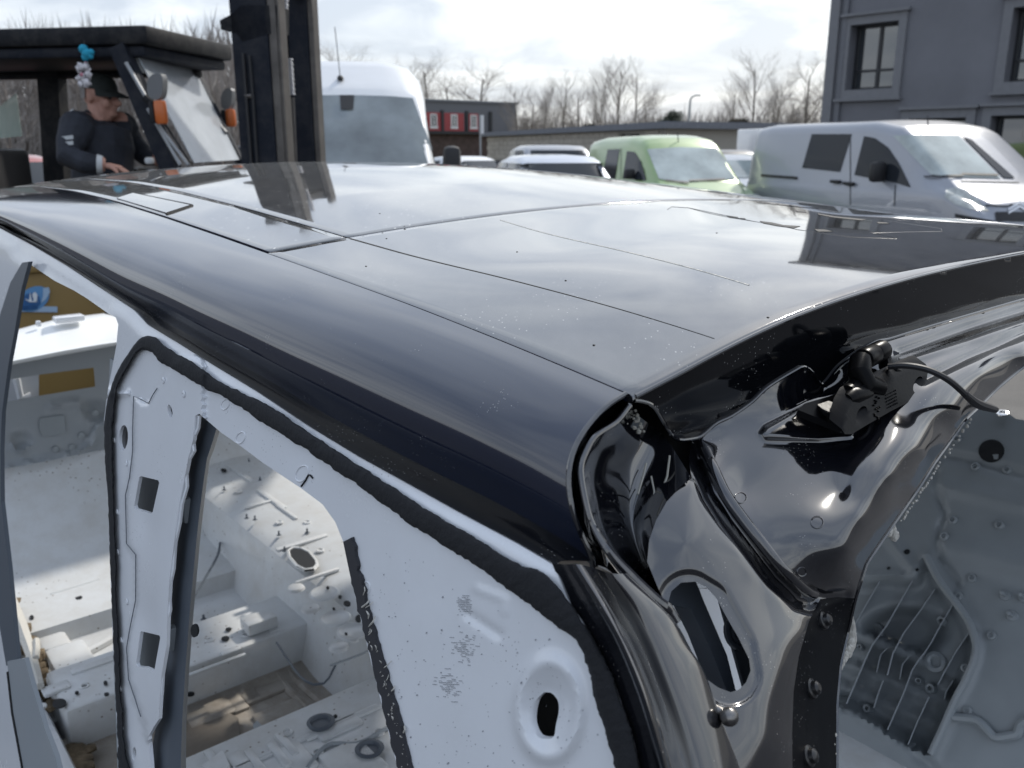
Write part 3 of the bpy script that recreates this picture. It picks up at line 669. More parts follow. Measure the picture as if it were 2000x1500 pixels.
v.mpatch('side_window', .0, 1.1, .8, 1.62, 1, 1, M_autoglass, shape=lambda z: 1.1 - (z - 1.1) * .9); v.mpatch('side_window', -1.4, 1.1, -.3, 1.62, 1, 1, M_autoglass)
v.wheels((-1.35, 1.35), .86, .3)

# low passenger cars
def hatch(name, label, px, py, c, head, H, mt, scr=M_screen_sky, W=.86, wr=.60, group='cars parked in the yard'):
    p = Pc(px, py, c); p.z = 0; h = Vector((math.sin(rad(head)), -math.cos(rad(head)), 0)); k = H / 1.5
    st = [(-2.1, .45, .80, .88, .78, .62, .06), (-2.0, .3, .92, 1.0, .82, .62, .08), (-1.75, .3, .95, 1.15, W, wr, .1), (-1.1, .3, .96, 1.43 * k, W, wr, .12), (-.4, .3, .97, 1.5 * k, W, wr + .01, .13), (.25, .3, .97, 1.49 * k, W, wr, .12), (.45, .3, .97, 1.44 * k, W, wr, .09), (1.15, .3, .95, 1.0, W, wr + .1, .07), (1.25, .3, .93, .98, W - .01, wr + .06, .08), (1.9, .3, .76, .82, W - .08, wr - .08, .08), (2.05, .34, .58, .64, .7, .5, .06)]
    v = Veh(name, label, 'car', p - h * .35, head, st, mt, group); z0, z1 = 1.0, 1.5 * k - .1
    for sg in (1, -1):
        v.mpatch('side_window', -1.15, z0 + .02, -.22, z1, 1, sg, M_autoglass, shape=lambda z: -.24)
        v.mpatch('side_window', -.12, z0 + .02, .6, z1, 1, sg, M_autoglass, shape=lambda z: .98 - (z - z0) * 1.25)
    m = MB(); rows = []
    for j in range(9):
        z = z0 + .03 + (1.5 * k - .13 - z0) * j / 8; r = []
        for i in range(11):
            y = (-1 + i / 5) * (wr + .06 - (z - z0) * .12)
            hh = v.bvh.ray_cast(Vector((4, y, z)), Vector((-1, 0, 0))); r.append((hh[0] + Vector((.012, 0, .006))) if hh[0] else Vector((.8, y, z)))
        rows.append(r)
    m.grid(rows); m.build('windscreen', scr, v.root)
    v.mirror(.85, W, 1.02, (.1, .16, .12)); v.wheels((-1.3, 1.3), W - .02, .3)
    for sg in (-1, 1): m = MB(); m.bbox((1.88, sg * .6, .72), (.24, .26, .14), .05); m.build('headlight', M_lamp, v.root)
    return v
hatch('silver_hatchback', 'pale silver hatchback standing left of the green van', 1092, 300, 12.2, 12, 1.50, M_palesilver, M_autoglass)
hatch('estate_car', 'grey car with dark roof top showing over the silver hatchback', 1085, 288, 18.5, 12, 1.66, M_silver, M_autoglass, .92, .70)
hatch('distant_white_car', 'white car far back beside the mirror of the white van', 925, 308, 22, 40, 1.40, M_white, M_autoglass)
hatch('dark_car', 'dark car partly hidden behind the green van', 1432, 292, 21, 10, 1.56, M_blackp, M_screen_sky)
hatch('white_hatchback', 'white car between the green van and the silver van', 1432, 302, 18.2, 16, 1.46, M_white, M_screen_sky)
v = hatch('red_car', 'faded red car seen through the rear cab window of the forklift', 15, 300, 11.5, 62, 1.52, M_redp, M_autoglass)
# white lorry box far back
p = Pc(1522, 290, 27); p.z = 0
lt = thing('white_lorry', 'white box lorry far back beside the rear of the silver van', 'lorry', p, rad(-75))
m = MB(); m.bbox((.6, 0, 1.5), (2.8, 2.1, 1.35), .05); m.build('box_body', M_white, lt)
m = MB(); m.bbox((2.75, 0, 1.15), (1.2, 1.95, 1.5), .12); m.build('cab', M_white, lt)
m = MB(); m.bbox((3.2, 0, 1.5), (.35, 1.7, .55), .06); m.build('windscreen', M_autoglass, lt)
m = MB(); m.bbox((0, 0, .62), (5.4, .9, .25), .03); m.build('chassis', M_plastic, lt)
for x in (-1.3, 2.6):
    for sg in (-1, 1): m = MB(); m.lathe([(.25, -.12), (.42, -.1), (.42, .1), (.25, .12)], (x, sg * .9, .42), (0, 1, 0), 18); m.build('wheel', M_tyre, lt)

# ochre container in front of the stripped body
M_ochre = mat('ochre_paint', (.27, .175, .055), .55, var=.12, vscale=1.5, dust=.3, dscale=3, dcol=(.2, .13, .06))
M_blue = mat('print_blue', (.03, .12, .30), .6); M_lblue = mat('print_light_blue', (.38, .52, .68), .6); M_pw = mat('print_white', (.75, .78, .8), .6); M_sky = mat('print_sky_blue', (.12, .30, .55), .6)
yo = Pc(60, 560, 5.0); yn = (CAM - yo); yn.z = 0; yn.normalize(); yn = Matrix.Rotation(rad(8), 3, 'Z') @ yn; yx = Vector((-yn.y, yn.x, 0)); yx = yx if yx.x > 0 else -yx
YM = Matrix((yx, yn, Vector((0, 0, 1)))).transposed()
def yp(px, py, off=0): return Pp(px, py, yo + yn * off, yn)
yb = yo.copy(); yb.z = 0; ztop = yp(70, 519).z
ct = thing('ochre_container', 'ochre yellow container with a blue oval emblem beyond the bonnet end', 'container', yb)
m = MB(); m.bbox(yb + yx * .1 - yn * .8 + Vector((0, 0, ztop / 2 + .06)), (2.3, 1.6, ztop - .12), .02, R=YM); m.build('body', M_ochre, ct, yb)
m = MB(); m.bbox(yb + yx * .1 - yn * .8 + Vector((0, 0, ztop - .015)), (2.36, 1.66, .05), .015, R=YM); m.build('rim', M_ochre, ct, yb)
for s in (-.9, .9): m = MB(); m.bbox(yb + yx * (s + .1) - yn * .8 + Vector((0, 0, .06)), (.14, 1.5, .12), .01, R=YM); m.build('skid', M_darkwall, ct, yb)
e0 = yp(66, 584, .012); ea = (yp(97, 575, .012) - yp(36, 590, .012)) / 2; eb = (yp(66, 559, .012) - yp(66, 607, .012)) / 2
m = MB(); m.slab(ellipse(e0, ea, eb, 28), -yn * .006); lo = m.build('emblem', M_sky, ct, yb, smooth=False)
m = MB(); q = [yp(a, b, .016) for a, b in ((84, 563), (95, 561), (98, 570), (90, 584), (80, 592), (84, 578))]; m.slab(q, -yn * .003); m.build('emblem_pale_area', M_lblue, lo, yb, smooth=False)  # pale blue printed area of the emblem
m = MB(); q = [yp(a, b, .016) for a, b in ((38, 588), (50, 575), (62, 572), (76, 578), (80, 592), (72, 604), (40, 606))]; m.slab(q, -yn * .003); m.build('emblem_dark_area', M_blue, lo, yb, smooth=False)  # dark blue printed area of the emblem
m = MB()
for q in (((57, 586), (59, 571), (62, 587)), ((66, 588), (63, 574), (69, 570), (73, 576), (72, 588)), ((48, 584), (66, 588), (75, 590), (58, 590))): m.slab([yp(a, b, .02) for a, b in q], -yn * .003)
m.build('emblem_ship', M_pw, lo, yb, smooth=False)
def text(s, px0, px1, py, name, mt, parent, org, off=.014):
    cu = bpy.data.curves.new(name, 'FONT'); cu.body = s; cu.size = 1; cu.extrude = .004; ob = bpy.data.objects.new('t', cu); COL.objects.link(ob)
    bpy.context.view_layer.update(); me = bpy.data.meshes.new_from_object(ob.evaluated_get(bpy.context.evaluated_depsgraph_get())); bpy.data.objects.remove(ob)
    a, b = yp(px0, py, off), yp(px1, py, off); xs = [v.co.x for v in me.vertices]; w = max(xs) - min(xs); k = (b - a).length / w
    for v in me.vertices: v.co = (a - org) + yx * ((v.co.x - min(xs)) * k) + Vector((0, 0, v.co.y * k)) + yn * v.co.z * .5
    me.materials.clear(); me.materials.append(mt); o = bpy.data.objects.new(name, me); COL.objects.link(o); o.parent = parent; return o
m = MB(); m.slab([yp(34, 598, .011), yp(112, 599, .011), yp(112, 610, .011), yp(34, 609, .011)], -yn * .004); m.build('lettering_band', M_lblue, ct, yb, smooth=False)
text('KRUZ', 36, 74, 607, 'lettering', M_blue, ct, yb, .022)
# ------------------------------------------------------------------ forklift
M_fl = mat('forklift_black', (.008, .009, .012), .6, spec=.2, dust=.15, dscale=9)
M_fl2 = mat('forklift_dark_blue_black', (.008, .011, .019), .6, spec=.2, dust=.1, dscale=9)
M_rail = mat('worn_mast_rail', (.11, .10, .092), .45, metal=.5, var=.25, vscale=9)
M_amber = mat('amber_lens', (.55, .13, .025), .3, spec=.6)
M_mirrorback = mat('mirror_grey', (.14, .145, .15), .45)
M_chain = mat('lift_chain_steel', (.62, .62, .64), .35, metal=.5)
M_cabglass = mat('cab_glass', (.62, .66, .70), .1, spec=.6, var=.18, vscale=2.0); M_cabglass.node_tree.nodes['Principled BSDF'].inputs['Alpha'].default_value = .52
M_visor = mat('cab_sun_visor', (.28, .28, .27), .7)
M_sideglass = mat('greenish_side_glass', (.40, .50, .46), .1); M_sideglass.node_tree.nodes['Principled BSDF'].inputs['Alpha'].default_value = .45
FO = Pc(285, 48, 4.75); FZ = FO.z
fh = Vector((math.cos(rad(-10)), math.sin(rad(-10)), 0)); fa = Vector((-fh.y, fh.x, 0))    # forward; across, away from us
FB = Vector((FO.x, FO.y, 0)) - fh * .9 + fa * .5
ft = thing('forklift', 'black forklift truck with roofed cab and tall mast at the left', 'forklift', FB)
def fl(h, a, z): p = FO + fh * h + fa * a; p.z = z; return p
def fn(px, py, a=0.0): return Pp(px, py, FO + fa * a, fa)              # on the lengthwise plane at a
def fbox(m, h0, h1, a0, a1, z0, z1, b=.01): return m.bbox(fl((h0 + h1) / 2, (a0 + a1) / 2, (z0 + z1) / 2), (abs(h1 - h0), abs(a1 - a0), abs(z1 - z0)), b, rz=rad(-10))
WD = .98
m = MB(); fbox(m, -1.9, 0, 0, WD, FZ - .10, FZ, .02); m.build('cab_roof', M_fl, ft, FB)
m = MB(); fbox(m, -1.88, -.04, .03, WD - .03, FZ - .16, FZ - .101, .015); m.build('roof_lip', M_fl2, ft, FB)
m = MB(); fbox(m, -1.85, -.2, WD - .14, WD - .04, FZ - .20, FZ - .161, .01); m.build('roof_beam', M_fl, ft, FB)
# posts
def bar(m, p0, p1, wx, wy):                                           # rectangular bar from p0 to p1
    t = (p1 - p0).normalized(); s = fa; n = t.cross(s).normalized(); s = n.cross(t).normalized()
    vs = [p + n * (wx / 2 * i) + s * (wy / 2 * j) for p in (p0, p1) for i, j in ((-1, -1), (1, -1), (1, 1), (-1, 1))]
    return m.add(vs, [(0, 1, 2, 3), (4, 7, 6, 5), (0, 4, 5, 1), (1, 5, 6, 2), (2, 6, 7, 3), (3, 7, 4, 0)])
nt0, nt1 = fn(233, 90, .03), fn(338, 340, .03); d = (nt1 - nt0); nt1 = nt0 + d * ((nt0.z - 1.25) / (nt0.z - nt1.z))
m = MB(); bar(m, nt0, nt1, .095, .07); m.build('front_post', M_fl2, ft, FB, smooth=False)
ft0, ft1 = fn(370, 118, WD - .04), fn(468, 310, WD - .04); d = ft1 - ft0; ft1 = ft0 + d * ((ft0.z - 1.25) / (ft0.z - ft1.z))
m = MB(); bar(m, ft0, ft1, .035, .04); m.build('front_post', M_fl2, ft, FB, smooth=False)
r0_, r1_ = fn(99, 120, WD - .1), fn(106, 335, WD - .1); r1_.z = 1.1
m = MB(); bar(m, r0_, r1_, .155, .09); m.build('rear_post', M_fl, ft, FB, smooth=False)
q0 = fl(-1.82, .06, FZ - .1); q1 = fl(-1.82, .06, 1.1); m = MB(); bar(m, q0, q1, .09, .08); m.build('rear_post', M_fl, ft, FB, smooth=False)
# windscreen with a grey visor band
A0, A1, B0_, B1_ = fn(262, 100, .06), fn(378, 318, .06), fn(372, 122, WD - .07), fn(466, 312, WD - .07)
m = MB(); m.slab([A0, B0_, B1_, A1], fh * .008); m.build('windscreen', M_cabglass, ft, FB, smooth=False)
m = MB(); m.slab([A0 - fh * .012, B0_ - fh * .012, (B0_.lerp(B1_, .16)) - fh * .012, (A0.lerp(A1, .19)) - fh * .012], -fh * .008); m.build('sun_visor', M_visor, ft, FB, smooth=False)
m = MB(); m.slab([fn(-20, 222, WD - .06), fn(31, 183, WD - .06), fn(42, 266, WD - .06), fn(-20, 272, WD - .06)], fa * .006); m.build('side_glass', M_sideglass, ft, FB, smooth=False)
# struts and hoses beside the posts
for pts, r, mt in (([(246, 122), (286, 192)], .011, M_steelgrey), ([(289, 212), (352, 322)], .011, M_steelgrey), ([(306, 240), (368, 322)], .010, M_steelgrey), ([(318, 236), (372, 318)], .006, M_fl), ([(283, 190), (300, 204)], .02, M_fl)):
    m = MB(); m.tube([fn(a, b, -.02) for a, b in pts], r, 8); m.build('strut', mt, ft, FB)
for pts, r, mt in (([(385, 152), (418, 212)], .014, M_steelgrey), ([(418, 212), (440, 258)], .018, M_fl), ([(404, 222), (426, 262)], .012, M_steelgrey), ([(440, 262), (472, 318)], .012, M_steelgrey)):
    m = MB(); m.tube([fn(a, b, WD - .02) for a, b in pts], r, 8); m.build('strut', mt, ft, FB)
def plate(name, pts, a, th, mt):
    m = MB(); m.slab(cat([fn(x, y, a) for x, y in pts + pts[:1]], len(pts) * 3 + 1)[:-1], fa * th); return m.build(name, mt, ft, FB, angle=30)
plate('mirror', [(287, 162), (296, 146), (316, 147), (315, 188), (300, 194), (288, 184)], -.07, .05, M_mirrorback)
plate('mirror', [(431, 190), (438, 175), (452, 174), (452, 200), (445, 214), (433, 210)], WD + .02, .05, M_mirrorback)
plate('mirror', [(366, 214), (378, 207), (396, 210), (411, 222), (400, 230), (384, 224)], WD - .12, .03, M_mirrorback)
plate('mirror', [(402, 232), (412, 230), (440, 256), (432, 265), (418, 254)], WD - .12, .03, M_mirrorback)
for (x0, y0, x1, y1), a in (((311, 196, 317, 243), -.06), ((449, 213, 452, 248), WD + .04)):
    p0, p1 = fn(x0, y0, a), fn(x1, y1, a); ax = (p1 - p0); L_ = ax.length
    m = MB(); m.lathe([(.012, 0), (.03, .003), (.034, .02), (.034, L_ - .02), (.028, L_ - .003), (.01, L_)], p0, ax, 16); lo = m.build('indicator_lamp', M_amber, ft, FB)
    m = MB(); m.bbox(p0.lerp(p1, .5) - fh * .04, (.03, .06, L_ * .9), .008, rz=rad(-10)); m.build('lamp_mount', M_fl, lo, FB)
# mast: two uprights of nested channels
def hpx(px, py, a): q = fn(px, py, a) - FO; return q.dot(fh)
an, af = .10, .86
h0, h1, h2 = hpx(470, 200, an), hpx(540, 200, an), hpx(562, 200, an)
g0, g1, g2 = hpx(576, 200, af), hpx(615, 200, af), hpx(622, 200, af)
ZT, ZB = 2.66, .12
m = MB(); fbox(m, h0, h1, an - .05, an + .03, ZB, ZT, .006); m.build('outer_upright', M_fl2, ft, FB, smooth=False)
m = MB(); fbox(m, h1 + .001, h2, an - .045, an + .05, ZB, ZT + .06, .006); fbox(m, h1 + .02, h2 - .015, an - .052, an - .046, ZB, ZT + .03, .001); m.build('mast_rail', M_rail, ft, FB, smooth=False)
m = MB(); fbox(m, g0, g1, af - .05, af + .03, ZB, ZT, .006); m.build('outer_upright', M_fl2, ft, FB, smooth=False)
m = MB(); fbox(m, g1 + .001, g2 + .012, af - .045, af + .05, ZB, ZT + .06, .006); m.build('mast_rail', M_rail, ft, FB, smooth=False)
m = MB(); fbox(m, g0 - .09, g0 - .002, af - .06, af + .02, ZB, ZT + .03, .006); m.build('inner_upright', M_fl, ft, FB, smooth=False)
m = MB(); fbox(m, h0 + .06, h0 + .075, an - .07, an - .051, .4, 2.1, .003); m.build('hose_guide', M_plastic, ft, FB, smooth=False)
for z in (.5, 1.35, ZT - .1): m = MB(); fbox(m, h0 + .03, h0 + .13, an + .031, af - .06, z - .06, z + .06, .006); m.build('cross_beam', M_fl, ft, FB, smooth=False)
m = MB(); q = [fn(a, b, an - .05) for a, b in ((429, 40), (455, 26), (470, 10), (540, 10), (540, 62), (474, 82), (462, 66), (432, 58))]; m.slab(q, fa * .16); m.build('mast_bracket', M_fl, ft, FB, smooth=False)
p0 = fn(487, 108, an - .06); m = MB(); m.tube([p0, fn(494, 190, an - .06), fn(503, 330, an - .06)], .008, 6); m.build('hydraulic_hose', M_plastic, ft, FB)
for (xa, ya, xb, yb2, n) in ((555, -90, 558, 26, 26), (566, 114, 571, 186, 15)):
    m = MB(); P0, P1 = fn(xa, ya, .4), fn(xb, yb2, .4)
    for k in range(n):
        c_ = P0.lerp(P1, (k + .5) / n); m.bbox(c_, (.022 if k % 2 else .03, .03, (P1 - P0).length / n * .86), .004, rz=rad(-10))
    m.build('lift_chain', M_chain, ft, FB)
m = MB(); m.tube([fn(572, 190, .4), fn(578, 330, .4), fl(hpx(578, 330, .4), .4, .3)], .012, 6); m.build('lift_rod', M_rail, ft, FB)
m = MB(); m.tube([fn(479, 187, an - .06), fn(492, 188, an - .06)], .012, 8); m.build('mast_pin', M_rail, ft, FB)
# chassis, seat, wheels, forks, counterweight (mostly hidden behind the car body)
m = MB(); fbox(m, -2.0, .2, .02, WD - .02, .35, 1.0, .06); m.build('chassis', M_fl2, ft, FB)
m = MB(); fbox(m, -2.45, -1.7, .0, WD, .35, 1.15, .12); m.build('counterweight', M_fl, ft, FB)
m = MB(); fbox(m, -1.45, -.9, .25, .75, 1.0, 1.12, .04); fbox(m, -1.52, -1.40, .25, .75, 1.1, 1.6, .04); m.build('seat', M_plastic, ft, FB)
m = MB(); c_ = fn(318, 330, .45); c_.z = 1.42; m.tube([c_ + Vector((math.cos(q) * .16, math.sin(q) * .16, -.35 * math.cos(q) * .16)) for q in [2 * math.pi * i / 20 for i in range(21)]], .014, 6); m.tube([c_, c_ + Vector((.15, -.02, -.45))], .025, 8); m.build('steering_wheel', M_plastic, ft, FB)
m = MB(); c_ = fn(292, 314, .2); m.bbox(c_, (.05, .05, .04), .015); m.build('lever_knob', M_pw, ft, FB)
for h_, r in ((.1, .33), (-1.75, .28)):
    for a_ in (.02, WD - .02): m = MB(); m.lathe([(r * .5, -.12), (r, -.1), (r, .1), (r * .5, .12)], fl(h_, a_, r), fa, 22); m.build('wheel', M_tyre, ft, FB)
for a_ in (.25, .72): m = MB(); fbox(m, h2 + .02, h2 + 1.15, a_ - .05, a_ + .05, .1, .14, .008); fbox(m, h2 + .02, h2 + .06, a_ - .05, a_ + .05, .14, .7, .008); m.build('fork', M_fl, ft, FB)

# ornaments hanging from the cab roof
M_toy = mat('blue_plush', (.02, .30, .45), .9, bump=.3, bscale=60); M_silverbit = mat('silver_trinket', (.55, .53, .55), .35, metal=.4, var=.4, vscale=60); M_pinkbit = mat('pink_trinket', (.5, .2, .25), .6)
o_ = fn(168, 100, -.03)
t1 = thing('blue_soft_toy', 'small bright blue soft toy hanging under the cab roof', 'soft toy', o_)
m = MB()
for a, b, r in ((163, 96, .026), (170, 105, .028), (178, 102, .018), (167, 112, .022), (177, 110, .016)): m.ball(fn(a, b, -.03), r, 12)
m.build('toy_body', M_toy, t1, o_); m = MB(); m.tube([fn(165, 90, -.03), fn(164, 78, -.03)], .003, 5); m.build('string', M_plastic, t1, o_)
o_ = fn(164, 135, -.03)
t1 = thing('key_charm_bundle', 'bundle of silver charms hanging below the blue soft toy', 'charms', o_)
rng = random.Random(5); m = MB()
for k in range(26): m.bbox(fn(rng.uniform(153, 175), rng.uniform(124, 166), -.03 + rng.uniform(-.02, .02)), (.025, .008, .03), .004, R=Matrix.Rotation(rng.random() * 3, 3, 'Y'))
m.build('charm_cluster', M_silverbit, t1, o_); m = MB(); m.tube([fn(168, 112, -.03), fn(167, 126, -.03)], .004, 5); m.ball(fn(160, 146, -.05), .012, 8); m.build('string', M_pinkbit, t1, o_)

# ------------------------------------------------------------------ driver
M_skin = mat('weathered_skin', (.46, .25, .19), .6, var=.15, vscale=25); M_jacket = mat('dark_navy_jacket', (.022, .025, .034), .85, var=.35, vscale=12, bump=.5, bscale=25)
M_refl = mat('reflective_band', (.50, .52, .53), .5); M_cap = mat('dark_green_cap', (.022, .028, .026), .85); M_hair = mat('grey_hair', (.28, .26, .25), .9); M_eye = mat('eye', (.03, .02, .02), .3)
DC = 5.2; CZZ = Vector((0, 0, 1))
hc = Pc(197, 190, DC)                                                # head centre
SP = Pc(190, 330, DC); SP.z = 1.17
side = (Vector((0, -1, 0)) * .98 + Vector((-.17, 0, 0))).normalized()      # the driver's right, towards us
fwd = Vector((.97, -.17, -.12)).normalized(); upv = fwd.cross(side); upv = upv if upv.z > 0 else -upv
def D(px, py, dc=0): return Pc(px, py, DC + dc)
m = MB()
m.tube([SP + Vector((.02, 0, -.05)), SP.lerp(D(198, 300), .6), D(202, 285), D(200, 264), D(196, 249), D(198, 238)], [.17, .17, .175, .165, .105, .058], 16)
m.tube([D(197, 240), hc + Vector((-.03, 0, -.03))], [.062, .054], 12)
m.tube([D(160, 250, -.05), D(150, 252, -.20), D(138, 280, -.27), D(134, 306, -.30), D(166, 318, -.30), D(206, 322, -.26)], [.10, .095, .078, .07, .062, .04], 12)
m.tube([D(225, 248, .08), D(243, 256, .20), D(262, 285, .22), D(285, 305, .18), D(312, 312, .10)], [.10, .09, .072, .06, .038], 12)
m.tube([SP + side * .12 - Vector((0, 0, .02)), SP + side * .14 + fwd * .45, SP + side * .13 + fwd * .52 - Vector((0, 0, .45))], [.11, .09, .06], 12)
m.tube([SP - side * .12 - Vector((0, 0, .02)), SP - side * .14 + fwd * .45, SP - side * .13 + fwd * .52 - Vector((0, 0, .45))], [.11, .09, .06], 12)
m.ball(D(150, 250, -.16), .10, 12); m.ball(D(238, 250, .16), .10, 12)
# head with face
def Hd(f_, s_, u_): return hc + fwd * f_ + side * s_ + upv * u_
HR = Matrix((fwd, side, upv)).transposed()
def hball(f_, s_, u_, rf, rs_, ru): 
    mm = MB(); mm.ball((0, 0, 0), 1, 14); m.add([Hd(f_, s_, u_) + HR @ Vector((v.x * rf, v.y * rs_, v.z * ru)) for v in mm.v], mm.f)
hball(-.015, 0, .025, .102, .078, .098); hball(.035, 0, -.045, .062, .058, .075); hball(.068, 0, -.088, .034, .034, .026); hball(.092, 0, .018, .02, .045, .016)
hball(.112, 0, -.022, .026, .014, .020); hball(.10, 0, -.005, .014, .011, .03); hball(.088, 0, -.058, .016, .024, .014)
for sg in (-1, 1): hball(-.02, sg * .078, -.005, .022, .012, .034); hball(.06, sg * .045, -.03, .03, .02, .03)
tmp = m.build('tmp', M_skin); rm = tmp.modifiers.new('r', 'REMESH'); rm.mode = 'VOXEL'; rm.voxel_size = .0075; sm = tmp.modifiers.new('s', 'SMOOTH'); sm.iterations = 3; sm.factor = .4
bpy.context.view_layer.update(); me = bpy.data.meshes.new_from_object(tmp.evaluated_get(bpy.context.evaluated_depsgraph_get())); bpy.data.objects.remove(tmp)
mb = MB(); mb.v = [v.co.copy() for v in me.vertices]; neck = D(200, 236).z
for p_ in me.polygons:
    c_ = p_.center; sk = (c_ - hc).length < .21 and c_.z > neck and math.hypot(c_.x - hc.x - .01, c_.y - hc.y) < .125 or (c_ - D(206, 322, -.26)).length < .045 or (c_ - D(312, 312, .10)).length < .045
    mb.f.append(tuple(p_.vertices)); mb.m.append(0 if sk else 1)
def hand(w, d):                                                      # palm with five fingers
    mb.cur = 0; s_ = d.cross(Vector((0, 0, 1))).normalized(); n_ = s_.cross(d)
    mb.bbox(w + d * .045, (.085, .08, .03), .012, R=Matrix((d, s_, n_)).transposed())
    for i, (o_, L_) in enumerate(((-.03, .062), (-.01, .075), (.01, .07), (.03, .055))):
        a_ = w + d * .085 + s_ * o_; mb.tube([a_, a_ + d * L_ * .5 - n_ * .012, a_ + d * L_ * .75 - n_ * .04], [.009, .0085, .007], 6)
    a_ = w + d * .03 + s_ * .04; mb.tube([a_, a_ + s_ * .025 + d * .03, a_ + s_ * .02 + d * .06 - n_ * .02], [.011, .010, .008], 6)
hand(D(206, 322, -.26), Vector((.95, .1, -.25)).normalized()); hand(D(312, 312, .10), Vector((.9, -.2, -.2)).normalized())
drv = mb.build('person', [M_skin, M_jacket], None, SP, loc=SP, angle=60)
tag(drv, 'man in dark jacket and cap sitting at the forklift controls', 'person')
m = MB()                                                             # cap: crown and peak
rows = []
for i in range(7):
    a_ = rad(90 * i / 6); r = []
    for j in range(25):
        q = 2 * math.pi * j / 24; r.append(Hd(-.012 + .112 * math.cos(a_) ** .8 * math.cos(q), .088 * math.cos(a_) ** .8 * math.sin(q), .045 + .095 * math.sin(a_)))
    rows.append(r)
m.grid(rows)
rows = []
for i in range(5):
    r = []
    for j in range(11):
        q = rad(-75 + 15 * j); k = i / 4; r.append(Hd(-.012 + (.110 + .085 * k * math.cos(q) ** .6) * math.cos(q), .088 * math.sin(q) * (1 + .02 * k), .045 - .022 * k - .012 * abs(math.sin(q)) * k))
    rows.append(r)
m.grid(rows); rows2 = [[p - upv * .006 for p in r] for r in rows]; m.grid(rows2)
m.build('cap', M_cap, drv, SP)
m = MB()
for sg in (-1, 1): m.ball(Hd(.082, sg * .034, .004), .011, 8)
m.build('eye', M_eye, drv, SP)
m = MB(); hb = [(-.085, .03, .0), (-.095, 0, .0), (-.085, -.03, 0)]
rows = [[Hd(-.015 + .105 * math.cos(rad(q)), .083 * math.sin(rad(q)), z) for q in range(110, 251, 10)] for z in (.045, .01, -.015)]; m.grid(rows); m.build('hair', M_hair, drv, SP)
for y0 in (269, 280):                                                # reflective bars on the near sleeve
    m = MB(); c_ = [D(x, y0 + (131 - x) * .12, -.27 - .082 * math.sqrt(max(0, 1 - ((x - 138) / 30) ** 2))) for x in range(119, 145, 3)]
    m.grid([[q + CZZ * .010 for q in c_], [q - CZZ * .010 for q in c_]]); m.build('reflective_band', M_refl, drv, SP)
m = MB(); m.tube([D(190, 321, -.275), D(201, 322, -.265)], [.057, .05], 14); m.build('reflective_band', M_refl, drv, SP)
m = MB(); m.slab([D(121, 228, -.2), D(142, 212, -.2), D(141, 220, -.2), D(124, 234, -.2)], side * -.01); m.build('shoulder_patch', M_refl, drv, SP)
m = MB(); m.tube([D(170, 238, -.10), D(174, 226, -.02), D(180, 232, .08)], [.03, .036, .03], 10); m.tube([D(170, 238, -.10), D(196, 247, -.09), D(222, 248, .0)], [.03, .03, .026], 10); m.build('jacket_collar', M_jacket, drv, SP)
# ------------------------------------------------------------------ stripped car body
import numpy as np
from mathutils.geometry import delaunay_2d_cdt
M_black = mat('black_car_paint', (.0045, .005, .0075), .08, coatr=.05, coat=1.0, ior=1.65, coation=1.75, dust=.03, dscale=7, dcol=(.22, .21, .20), speck=.2, sscale=330, scol=(.30, .29, .27))
M_roofp = mat('rear_roof_paint', (.0045, .005, .0075), .05, coat=1.0, ior=1.65, coation=2.2, sheen=.08, dust=.17, dscale=28, dcol=(.25, .245, .24), speck=.55, sscale=190, scol=(.26, .255, .25), stretch=(1, .5, 1))
M_roofg = mat('dusty_roof_glass', (.0045, .005, .0075), .05, coat=1.0, ior=1.65, coation=2.0, sheen=.17, dust=.20, dscale=45, dcol=(.28, .275, .265), speck=1.0, sscale=85, scol=(.42, .41, .39), stretch=(1, .4, 1))
M_sidep = mat('black_side_paint', (.005, .009, .026), .10, coatr=.08, coat=1.0, ior=1.5, coation=1.62, dust=.012, dscale=9, dcol=(.2, .2, .2), speck=.1, sscale=330, scol=(.3, .3, .3))
M_flange = mat('satin_black_flange', (.004, .0045, .006), .5, spec=.08, speck=.3, sscale=300, scol=(.2, .2, .2))
M_wall = mat('black_inner_paint', (.004, .0045, .006), .06, coat=.15, ior=1.38, speck=.4, sscale=260, scol=(.25, .25, .24))
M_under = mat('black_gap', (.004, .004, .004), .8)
M_frame = mat('white_body_paint', (.74, .76, .79), .22, coat=.4, var=.05, vscale=3, speck=.25, sscale=260, scol=(.28, .28, .29), dust=.22, dscale=5, dcol=(.50, .49, .47))
M_floor = mat('pale_grey_floor_paint', (.62, .635, .64), .30, coat=.25, dust=.5, dscale=8, dcol=(.38, .34, .28), speck=.6, sscale=52, scol=(.18, .15, .12))
M_dirtfloor = mat('dirty_floor', (.36, .33, .29), .7, dust=.95, dscale=7, dcol=(.15, .105, .065), var=.3, vscale=4)
M_primer = mat('grey_primer', (.29, .315, .335), .4, coat=.15, dust=.2, dscale=7, dcol=(.38, .37, .35))
M_trunk = mat('blue_grey_primer', (.26, .285, .30), .38, coat=.2, var=.12, vscale=4)
M_trimgrey = mat('grey_pillar_trim', (.085, .10, .12), .45)
M_foam = mat('black_foam_seal', (.010, .011, .014), .85, bump=.25, bscale=220)
M_tape = mat('black_adhesive_edge', (.03, .03, .035), .7, speck=.5, sscale=120, scol=(.4, .4, .42))
M_hole = mat('dark_hole', (.004, .005, .007), .7)
M_hinge = mat('black_hinge_casting', (.003, .003, .0035), .30, spec=.1, bump=.04, bscale=300)
M_sealant_and_glint = mat('dirty_white_sealant_and_glint', (.55, .53, .48), .6, bump=.5, bscale=120)  # real sealant; also colours the painted glint on the roof crease
M_rubber = mat('rubber_bump', (.008, .008, .009), .35, coat=.3)
